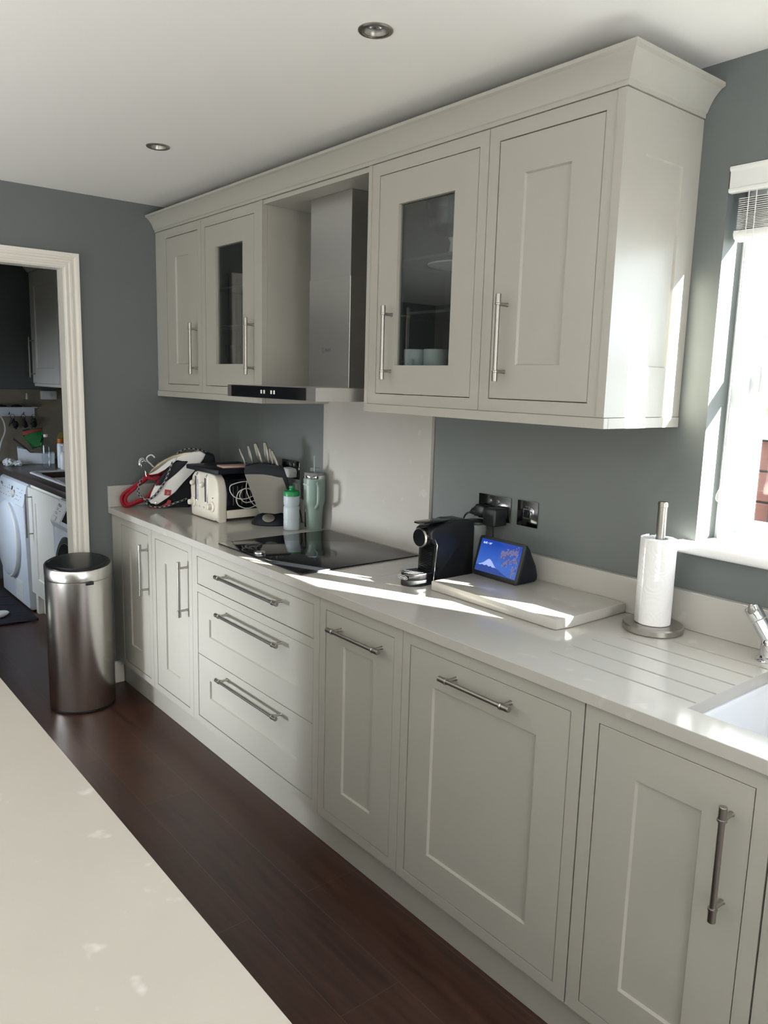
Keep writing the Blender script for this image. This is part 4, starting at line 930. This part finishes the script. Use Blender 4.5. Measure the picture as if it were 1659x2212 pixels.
# slab lying on the toaster
o = B().prism([(-.155, -.175), (-.150, -.182), (.128, -.176), (.142, -.166), (.146, .10), (-.150, .10)], 0, .022, 'z', .005, 2).build('tray', 'navy'); o.location = (.520, -.185, CT+.2175); tag(o, 'black folded tray lying across the top of the toaster', 'tray')
o = B().box(-.040, .040, -.078, .078, 0, .009, .003, 2).build('phone', 'pink'); o.location = (.590, -.225, CT+.240); o.rotation_euler = (0, 0, math.radians(-8)); tag(o, 'flat rose pink phone lying on the black tray on the toaster', 'phone')
# white cable loops hanging at the toaster's side
cp = [(-.202, 1.091), (-.245, 1.090), (-.289, 1.079), (-.297, 1.061), (-.290, 1.038), (-.269, 1.020), (-.231, 1.010), (-.200, 1.014), (-.170, 1.026), (-.150, 1.034), (-.165, 1.045), (-.195, 1.058), (-.223, 1.058), (-.251, 1.046), (-.264, 1.013), (-.258, .988), (-.239, .974), (-.210, .966), (-.180, .970), (-.155, .985), (-.165, .999), (-.213, .993), (-.240, 1.010), (-.249, 1.030), (-.235, 1.052), (-.210, 1.058), (-.170, 1.042)]
cp2 = [(-.195, 1.125), (-.207, 1.102), (-.215, 1.070), (-.212, 1.042), (-.198, 1.010), (-.180, .985), (-.157, .968)]
b = B(); b.tube(smooth_path([(.667+.003*math.sin(i*1.7), y+.0, z) for i, (y, z) in enumerate(cp)], 6), .0022, 8)
b.tube(smooth_path([(.669, y, z) for y, z in cp2], 6), .0022, 8)
o = b.build('charging_cable', 'cord'); tag(o, 'looped white charging cable hanging beside the toaster', 'cable')

# ================================================================ IRON AND ITS STATION
A_ = D['ang']['iron_body']; P_ = (.15, -.37, CT)
t = thing('ironing_station', 'dark steam station behind and under the white iron', 'ironing station', P_, A_)
b = B(); b.prism(D['station'], -.005, .085, 'y', .010, 3)
for v in b.bm.verts: v.co.z = max(v.co.z, .001)
b.build('tank', 'navy', t, ang=45)
b = B(); b.prism(D['redband'], -.030, -.012, 'y', .003, 2)
for v in b.bm.verts: v.co.z = max(v.co.z, .001)
b.build('carry_lock', 'orange', t)
def wob(L_, y0, y1): n = len(L_)-1; return [(u, y0+(y1-y0)*math.sin(math.pi*i/n), max(z, .006)) for i, (u, z) in enumerate(L_)]
hpth = [(u, y, z) for (u, z), y in zip(D['hose'], [.02, .0, -.02, -.035, -.05, -.058, -.062, -.062, -.060, -.055, -.05, -.045, -.03, -.012, .0, .02, .04, .05])]
B().tube(smooth_path(hpth, 8), .0052, 12, uv=True).build('steam_hose', 'braid', t)
B().tube(smooth_path(wob(D['hose2'], -.02, -.032), 8), .0052, 12, uv=True).build('mains_cord', 'braid', t)
t = thing('steam_iron', 'white steam iron with a gold soleplate leaning nose down', 'iron', P_, A_)
b = B(); b.prism(D['iron_body'], -.052, -.008, 'y', .006, 3); b.build('shell', 'plastic', t, ang=45)
ins = [(-.035, .150), (.02, .215), (.047, .232), (.08, .240), (.104, .236), (.106, .226), (.07, .198), (.03, .163), (-.01, .126), (-.04, .112)]
B().prism(ins, -.040, -.010, 'y', .003, 2).build('handle_grip', 'navy', t)
B().prism(D['iron_sole'], -.050, -.0065, 'y', .002, 2).build('soleplate', 'gold', t)
B().prism(D['iron_rim'], -.052, -.0060, 'y', .002, 2).build('rim', 'plastic', t)
B().prism(D['sticker'], -.0530, -.0522, 'y').build('sticker', 'sticker', t, smooth=False)
B().prism([(-.001, .074), (.010, .074), (.012, .083), (.003, .086)], -.0534, -.0531, 'y').build('sticker_picture', 'sage', t, smooth=False)
B().tube([(-.080, -.030, .026), (-.060, -.030, .026)], [.012, .014], 18).build('nozzle_shade', 'navy', t)
o = t.children[-1]
B().sphere((-.053, -.050, .030), .008, (.9, .5, 1.1), 14).build('chrome_tip', 'chrome', t)

# hangers
A_ = D['ang']['hanger1']
for i, (key, hk, dy, lab) in enumerate((('hanger1', 'hook1', .0, 'red velvet clothes hanger, outermost of the bundle beside the iron'), ('hanger2', 'hook2', -.016, 'red velvet clothes hanger, inner one of the bundle beside the iron'))):
    t = thing('clothes_hanger', lab, 'hanger', (.11, -.42, CT), A_, 'red velvet hangers by the iron')
    P_ = [(u, dy+.003*math.sin(k), max(z, .0065)) for k, (u, z) in enumerate(D[key])]
    b = B(); b.tube(smooth_path(P_, 6, True), .0062, 12, closed=True, flat=1.3); b.build('frame', 'red', t)
    b = B(); b.tube(smooth_path([(u, dy, z) for u, z in D[hk]], 6), .0018, 8); b.build('hook', 'chrome', t)
t = thing('clothes_hanger', 'red velvet clothes hanger, its hook nearest the iron', 'hanger', (.11, -.42, CT), A_, 'red velvet hangers by the iron')
b = B(); b.tube(smooth_path([(u+.010, .018+.002*math.sin(k), max(z*.96, .0065)) for k, (u, z) in enumerate(D['hanger1'])], 6, True), .0062, 12, closed=True, flat=1.3); b.build('frame', 'red', t)
b = B(); b.tube(smooth_path([(u, .016, z) for u, z in D['hook3']], 6), .0018, 8); b.build('hook', 'chrome', t)
t = thing('clothes_hanger', 'white plastic clothes hanger hooked up behind the red hangers', 'hanger', (.11, -.42, CT), A_)
b = B(); b.tube(smooth_path([(u, .034, z) for u, z in D['whitehook']], 6), .0036, 10); b.build('hook', 'plastic', t)
b = B(); b.tube(smooth_path([(.075, .034, .189), (.05, .036, .12), (-.02, .038, .03), (-.03, .038, .006)], 5), .0036, 10); b.build('arm', 'plastic', t)

# ================================================================ THINGS IN THE GLAZED CABINETS
t = thing('cake_stand', 'cut glass footed bowl on the top shelf of the right glazed cabinet', 'bowl', (1.918, -.165, 1.9463))
b = B(); b.lathe([(.05, 0), (.052, .003), (.030, .012), (.014, .030), (.011, .055), (.018, .070)], n=40); b.build('foot', 'cup', t)
b = B(); b.lathe([(.018, .0705), (.050, .078), (.075, .100), (.092, .150), (.095, .185), (.092, .185), (.072, .104), (.048, .082), (.018, .075)], n=40, cap=False); b.build('bowl', 'clear', t, ang=20)
t = thing('serving_plate', 'wide pale plate upright on the middle shelf of the right glazed cabinet', 'plate', (1.955, -.16, 1.7793))
b = B(); b.lathe([(.04, 0), (.042, .003), (.030, .012), (.012, .030), (.012, .128), (.030, .140), (.108, .147), (.110, .151), (.03, .147)], n=40); b.build('stand', 'cup', t)
mug0 = None
for i, (x, y, lab) in enumerate(((1.790, -.190, 'leftmost pale mug behind the right glass door'), (1.862, -.262, 'middle pale mug behind the right glass door'), (1.945, -.250, 'pale mug at the right behind the right glass door'), (1.915, -.130, 'pale mug standing at the back of the right glazed cabinet'))):
    if mug0 is None:
        t = thing('mug', lab, 'mug', (x, y, 1.5125), .4, 'mugs in the right glazed cabinet'); mug0 = t
        B().lathe([(.030, 0), (.037, .004), (.039, .05), (.039, .150), (.0365, .150), (.0365, .01), (.001, .009)], n=36).build('cup', 'cup', t)
        B().tube(smooth_path([(-.036, 0, .115), (-.062, 0, .110), (-.066, 0, .075), (-.058, 0, .045), (-.036, 0, .040)], 5), .005, 10).build('handle', 'cup', t)
    else:
        t = copy_tree(mug0); t.location = (x, y, 1.5125); t['label'] = lab; t.rotation_euler = (0, 0, (2.2, 4.1, 5.3)[i-1])
gl = None
for i, (x, y, z, lab) in enumerate(((.600, -.17, 1.9463, 'tall stemmed glass on the top shelf of the left glazed cabinet'), (.560, -.22, 1.5125, 'stemmed glass at the bottom of the left glazed cabinet'), (.66, -.14, 1.9463, 'stemmed glass behind another on the left cabinet\'s top shelf'))):
    if gl is None:
        t = thing('wine_glass', lab, 'glass', (x, y, z), 0, 'glasses in the left glazed cabinet'); gl = t
        B().lathe([(.034, 0), (.034, .002), (.006, .006), (.004, .02), (.004, .085), (.010, .095), (.026, .120), (.034, .150), (.036, .190), (.035, .190), (.032, .150), (.024, .121), (.004, .098)], n=36, cap=False).build('glass_body', 'clear', t)
    else:
        t = copy_tree(gl); t.location = (x, y, z); t['label'] = lab

# ================================================================ UTILITY ROOM
o = B().box(-2.486, -.125, -.612, -.014, .862, .900, .003, 2).build('laminate_worktop', 'wtop2', smooth=False)
cut(o, [(-1.62, -.80, -.49, -.10, .7, 1.1)])
tag(o, 'dark brown worktop seen through the doorway', 'worktop')
t = thing('utility_sink', 'white sink let into the dark worktop through the doorway', 'sink', (-1.23, -.30, .9))
b = B(); rings = []
for (d, r, z) in ((-.038, .05, .0008), (-.036, .05, .007), (-.028, .05, .010), (.0, .04, .008), (.006, .05, -.004), (.012, .05, -.10), (.05, .06, -.125)):
    rings.append([b.bm.verts.new(p) for p in rrect(-.40+d, .44-d, -.20+d, .20-d, r, z)])
for A, D_ in zip(rings, rings[1:]):
    for i in range(len(A)): b.bm.faces.new((A[i], A[(i+1) % len(A)], D_[(i+1) % len(A)], D_[i]))
b.bm.faces.new(rings[-1]); b.build('bowl', 'ceramic', t, ang=60)
t = thing('tumble_dryer', 'white tumble dryer under the dark worktop, left through the doorway', 'dryer', (-1.80, -.30, 0))
b = B(); b.prism([(.28, .01), (-.30, .01), (-.318, .03), (-.318, .690), (-.330, .700), (-.300, .835), (-.285, .845), (.28, .850)], -.322, .322, 'x', .006, 2)
b.build('casing', 'appliance', t, ang=30)
b = B(); b.lathe([(.262, -.3185), (.262, -.330), (.250, -.344), (.236, -.350), (.1, -.358), (.001, -.360)], (-.07, 0, .432), 64, axis='y')
dr = b.build('door', 'appliance', t, ang=35)
b = B(); b.tube([(-.07+.256*math.cos(a), -.338, .432+.256*math.sin(a)) for a in [math.radians(x) for x in range(-75, 76, 5)]], .011, 10); b.build('door_grip', 'plastic', dr)
slp = math.atan2(.03, .135)
def onpanel(u, w): # point on the sloping control panel
    return (u, -.3305+.030*(w/.135), .700+w)
for x, w in ((.075, .060),):
    p = Vector(onpanel(x, w)); B().tube([p, p+Vector((0, -.020, -.004))], [.027, .023], 24).build('programme_dial', 'cord', t)
b = B(); b.box(.005, .030, -.0010, 0, .035, .105); o = b.build('timer_display', 'black', t, smooth=False); o.data.transform(Matrix.Translation((0, -.3305, .700)) @ Matrix.Rotation(-slp, 4, 'X')); 
b = B()
for x in (-.26, -.22, -.16, -.10, -.06, -.025, .13, .16, .20, .24):
    for w_ in (.03, .055, .08, .10):
        if (int(x*1000)*7+int(w_*1000)) % 3: b.box(x, x+.014, -.0008, 0, w_, w_+.004)
o = b.build('panel_print', 'label', t, smooth=False); o.data.transform(Matrix.Translation((0, -.3305, .700)) @ Matrix.Rotation(-slp, 4, 'X'))
text('lettering', 'Miele', .030, 'label', t, Matrix.Translation((-.245, -.3105, .795)) @ Matrix.Rotation(math.pi/2-slp, 4, 'X'))
b = B()
for i in range(13):
    z = .045+i*.0105; b.prism([(.03, z), (.205, z), (.205, z+.005), (.03, z+.005)], -.3225, -.3185, 'y')
b.build('vent_grille', 'plastic', t, smooth=False)
t = thing('utility_cabinet', 'white base cabinet between the dryer and the washing machine', 'cabinet', (-1.14, -.30, 0))
B().box(-.318, .318, -.280, .28, .14, .755).box(-.318, .318, -.280, -.262, .755, .858).box(-.318, -.27, -.278, .28, 0, .14).box(-.27, .318, -.245, -.23, 0, .14).build('carcass', 'trim', t, smooth=False)
B().shaker(-.315, .315, .145, .835, -.17, .185, .255, .748, -.300).build('door', 'trim', t, smooth=False); d = t.children[-1]
b = B(); b.tube([(-.232, -.336, .52), (-.232, -.336, .80)], .006, 12)
for z in (.545, .780): b.tube([(-.232, -.336, z), (-.232, -.300, z)], .0045, 10)
b.build('handle', 'nickel', d)
t = thing('washing_machine', 'white washing machine at the door frame beyond the steel bin', 'washing machine', (-.49, -.30, 0))
b = B(); b.prism([(.28, .01), (-.325, .01), (-.340, .03), (-.340, .690), (-.358, .715), (-.362, .728), (-.305, .845), (-.285, .85), (.28, .852)], -.30, .30, 'x', .006, 2)
b.build('casing', 'appliance', t, ang=30)
b = B(); b.lathe([(.215, -.3405), (.215, -.352), (.195, -.362), (.178, -.360)], (-.04, 0, .455), 56, axis='y', cap=False); dd = b.build('door_ring', 'chrome', t, ang=40)
B().lathe([(.178, -.359), (.150, -.350), (.120, -.366), (.04, -.374), (.001, -.374)], (-.04, 0, .455), 48, axis='y').build('porthole', 'blackgloss', dd)
sl2 = math.atan2(.057, .117)
TM = Matrix.Translation((0, -.3625, .728)) @ Matrix.Rotation(-sl2, 4, 'X')
o = B().box(-.285, -.130, -.003, -.0005, .006, .120, .001, 1).build('detergent_drawer', 'plastic', t); o.data.transform(TM)
o = B().box(-.270, -.200, -.010, -.003, .008, .035, .003, 1).build('drawer_pull', 'cord', t); o.data.transform(TM)
o = B().box(-.110, .10, -.002, -.0005, .02, .105).build('control_display', 'blackgloss', t, smooth=False); o.data.transform(TM)
text('lettering', 'Miele', .028, 'label', t, TM @ facing(-.235, -.0033, .098))
b = B()
for i, (x, w_) in enumerate(((-.26, .078), (-.26, .070), (-.26, .055), (-.25, .047), (-.215, .066))): b.box(x, x+.03, -.0038, -.0030, w_, w_+.003)
o = b.build('panel_print', 'label', t, smooth=False); o.data.transform(TM)
t = thing('utility_wall_cupboard', 'white panelled wall cupboard seen through the doorway', 'cabinet', (-1.9, -.17, 1.46))
B().box(-.30, .30, -.139, .168, .02, .79).box(-.305, .305, -.150, -.128, 0, .019).build('carcass', 'trim', t, smooth=False)
B().shaker(-.298, .298, .022, .785, -.20, .20, .125, .685, -.160).build('door', 'trim', t, smooth=False); d = t.children[-1]
b = B(); b.tube([(-.24, -.196, .06), (-.24, -.196, .34)], .006, 12)
for z in (.085, .315): b.tube([(-.24, -.196, z), (-.24, -.160, z)], .0045, 10)
b.build('handle', 'nickel', d)
b = B(); b.prism([(-.162, .79), (-.168, .80), (-.19, .83), (-.20, .85), (.16, .85), (.16, .79)], -.33, .30, 'x'); b.build('cornice_strip', 'trim', t, smooth=False)
t = thing('utility_wall_cupboard', 'white wall cupboard half hidden by the doorway frame', 'cabinet', (-1.29, -.17, 1.46))
B().box(-.30, .30, -.139, .168, .0, .84).build('carcass', 'trim', t, smooth=False)
B().shaker(-.298, .298, .022, .785, -.20, .20, .125, .685, -.160).build('door', 'trim', t, smooth=False)

# shelf with hooks on the end wall
t = thing('hook_shelf', 'white wall shelf with a row of hooks on the sandy tiles', 'shelf', (-2.487, -.62, 1.23))
B().box(.001, .090, -.60, .365, .063, .070, .002, 1).build('shelf_board', 'appliance', t, smooth=False)
B().box(.001, .014, -.60, .365, .000, .0625, .002, 1).build('backboard', 'appliance', t, smooth=False)
for y in (-.45, -.25, -.05, .08, .18, .28):
    B().tube([(.014, y, .02), (.034, y, .014), (.040, y, .022), (.038, y, .032)], .003, 8).build('hook', 'blacknickel', t)
rng = random.Random(5); keyn = 0
for kx, ky in enumerate((-.42, -.345, -.27)):
    t = thing('key_bunch', ('bunch of dark keys hanging on the shelf hooks, left one', 'bunch of dark keys hanging in the middle of the hook shelf', 'bunch of dark keys hanging at the right end of the hook shelf')[kx], 'keys', (-2.444, ky, 1.245), 0, 'keys on the hook shelf')
    B().tube([(0, .016*math.cos(a), -.016+.016*math.sin(a)) for a in [i*.5236 for i in range(12)]], .0016, 6, closed=True).build('key_ring', 'blacknickel', t)
    for j in range(4):
        a = rng.uniform(-.5, .5); ln = rng.uniform(.045, .085); b = B(); dx = .004*j-.006
        b.tube([(dx, 0, -.030), (dx, math.sin(a)*ln, -.030-math.cos(a)*ln)], [.012, .004], 8); o = b.build('key', 'black', t)
    B().sphere((.010, .018-.01*kx, -.075), .019, (.5, .9, 1.4), 12).build('fob', 'navy', t)
t = thing('lanyard', 'pale grey strap hanging from the shelf at the left edge', 'strap', (-2.44, -.53, 1.24))
B().tube(smooth_path([(0, .02, .0), (.004, .045, -.05), (.003, .05, -.12), (0, .02, -.20), (-.005, .0, -.29)], 6), .006, 8, flat=.3).build('strap', 'cup', t)
for i, y in enumerate((-.495, -.388)):
    t = thing('sunglasses_case', ('dark rounded case on the hook shelf, nearer the left edge', 'dark rounded case on the hook shelf beside the clear jar')[i], 'case', (-2.445, y, 1.3005), 0, 'cases on the hook shelf')
    B().sphere((0, 0, .0005), .042, (.55, 1.0, .42), 20).build('case_shell', 'black', t)
    for v in t.children[0].data.vertices: v.co.z = max(v.co.z, .0)
t = thing('diffuser_bottle', 'clear bottle with a pale neck on the hook shelf', 'bottle', (-2.44, -.315, 1.3005))
B().box(-.020, .020, -.026, .026, 0, .055, .006, 3).build('bottle_body', 'clear', t)
B().lathe([(.008, .0555), (.008, .075), (.006, .085), (.0055, .10)], n=16).build('neck', 'plastic', t)
t = thing('thermostat', 'white wall thermostat box on the tiles below the cupboard', 'thermostat', (-2.4875, -.150, 1.385))
B().box(0, .028, -.058, .058, -.030, .035, .005, 2).build('casing', 'plastic', t)
B().lathe([(.019, .0282), (.019, .033), (.016, .035)], (0, .004, .002), 24, axis='x').build('dial', 'plastic', t)
# things on the dark worktop
A_ = D['ang']['caddy']; P_ = (-2.15, -.35, .9005)
t = thing('storage_caddy', 'white plastic storage caddy on the dark worktop', 'caddy', P_, A_)
b = B(); cad = [(-.116, .004), (.123, .004), (.128, .078), (-.036, .080), (-.060, .108), (-.094, .115), (-.121, .119)]
b.prism(cad, -.004, .0, 'y', .001, 1); b.prism(cad, .10, .104, 'y', .001, 1); b.box(-.116, -.112, 0, .10, .004, .115); b.box(.122, .126, 0, .1, .004, .078); b.box(-.116, .124, -.002, .102, .001, .0038)
b.build('tub', 'appliance', t, smooth=False)
B().box(-.1175, -.113, .03, .07, .080, .102, .002, 1).build('grip_hole', 'black', t)
t = thing('plastic_bag', 'crumpled green plastic bag with a red top standing in the caddy', 'bag', P_, A_)
b = B(); b.prism([(u, max(z, .012)) for u, z in D['greenbag']], .015, .085, 'y', .012, 3)
bmesh.ops.subdivide_edges(b.bm, edges=b.bm.edges[:], cuts=2, use_grid_fill=True)
for v in b.bm.verts: v.co += Vector((rng.gauss(0, .0025), rng.gauss(0, .004), rng.gauss(0, .0025)))
b.build('bag', 'bag', t)
b = B(); b.prism(D['redtop'], .008, .088, 'y', .004, 2); b.build('printed_top', 'bagred', t)
t = thing('dustpan_brush', 'black handled brush leaning out of the white caddy', 'brush', P_, A_)
B().prism(D['blackthing'], .030, .055, 'y', .003, 2).build('handle', 'black', t)
t = thing('crumpled_tissue', 'crumpled white tissue lying in front of the white caddy', 'tissue', (-2.10, -.47, .9005), A_)
b = B(); b.sphere((-.075, 0, .026), .034, (1.15, .9, .75), 22); b.sphere((-.02, -.005, .018), .026, (1.5, .8, .6), 20)
for v in b.bm.verts: v.co += Vector((rng.gauss(0, .0035), rng.gauss(0, .0035), rng.gauss(0, .0035))); v.co.z = max(v.co.z, .0)
b.build('tissue', 'foil', t, ang=20)
t = thing('water_bottle', 'clear plastic bottle with a white cap on the dark worktop', 'bottle', (-1.91, -.345, .9005))
b = B(); b.lathe([(.028, 0), (.031, .006), (.030, .05), (.032, .09), (.032, .150), (.027, .180), (.014, .205), (.012, .214)], n=36); b.build('bottle_body', 'clear', t)
B().lathe([(.0325, .098), (.0325, .145)], n=36, cap=False).build('bottle_label', 'clear', t)
B().lathe([(.0145, .2135), (.0150, .215), (.0150, .231), (.013, .233)], n=24).build('cap', 'plastic', t)
t = thing('spray_can', 'pale spray can with an orange cap on the dark worktop', 'can', (-1.86, -.26, .9005))
B().lathe([(.024, 0), (.026, .003), (.026, .160), (.023, .170)], n=36).build('can_body', 'appliance', t)
B().lathe([(.0235, .1705), (.0240, .172), (.0235, .203), (.021, .206)], n=32).build('cap', 'amber', t)
t = thing('soap_dispenser', 'white pump soap bottle beside the sink, against the door frame', 'bottle', (-1.755, -.275, .9005))
B().lathe([(.023, 0), (.025, .004), (.025, .100), (.018, .118), (.010, .124)], n=32).build('bottle_body', 'plastic', t)
b = B(); b.tube([(0, 0, .124), (0, 0, .160)], .0045, 12); b.tube([(.008, 0, .163), (-.016, -.006, .165), (-.026, -.010, .160)], [.006, .005, .003], 12); b.build('pump', 'plastic', t)
t = thing('sponge_pot', 'small round black pot between the spray can and soap bottle', 'pot', (-1.80, -.200, .9005))
B().lathe([(.026, 0), (.033, .01), (.034, .045), (.030, .075), (.027, .080)], n=28).build('pot', 'black', t)
t = thing('cleaning_box', 'grey upright box with a black looped handle behind the bottles', 'box', (-1.86, -.12, .9005))
B().box(-.05, .07, -.04, .04, 0, .285, .004, 2).build('box_body', 'appliance', t)
B().tube(smooth_path([(-.055, -.045, .295), (-.10, -.05, .315), (-.14, -.05, .310), (-.15, -.05, .285), (-.12, -.05, .245), (-.06, -.045, .20)], 6), .009, 10).build('loop_handle', 'black', t)
t = thing('sponge', 'yellow green sponge pack among the cleaning things', 'sponge', (-2.035, -.170, .9005), A_)
B().prism([(-.055, .002), (.05, .002), (.055, .10), (.060, .215), (.02, .245), (-.035, .235), (-.06, .20)], -.02, .02, 'y', .010, 3).build('pack', 'yellowleaf', t)
t = thing('doormat', 'dark mat on the floor in front of the tumble dryer', 'mat', (-1.85, -1.0, 0))
B().box(-.56, .57, -.45, .385, .0005, .012, .004, 2).build('pile', 'mat', t)
b = B()
for i in range(5): b.prism([(-.5+i*.22, -.42), (-.485+i*.22, -.42), (-.27+i*.22, .36), (-.285+i*.22, .36)], .0121, .0135, 'z')
b.build('ribs', 'navy', t, smooth=False)
t = thing('white_slipper', 'small white slipper toe on the dark mat at the left edge', 'slipper', (-1.43, -.83, .0125), math.radians(25))
b = B(); b.sphere((0, 0, .018), .045, (1.0, 2.0, .5), 20)
for v in b.bm.verts: v.co.z = max(v.co.z, .001)
b.build('upper', 'plastic', t)
B().sphere((0, -.045, .030), .030, (.8, 1.1, .45), 16).build('opening', 'navy', t)
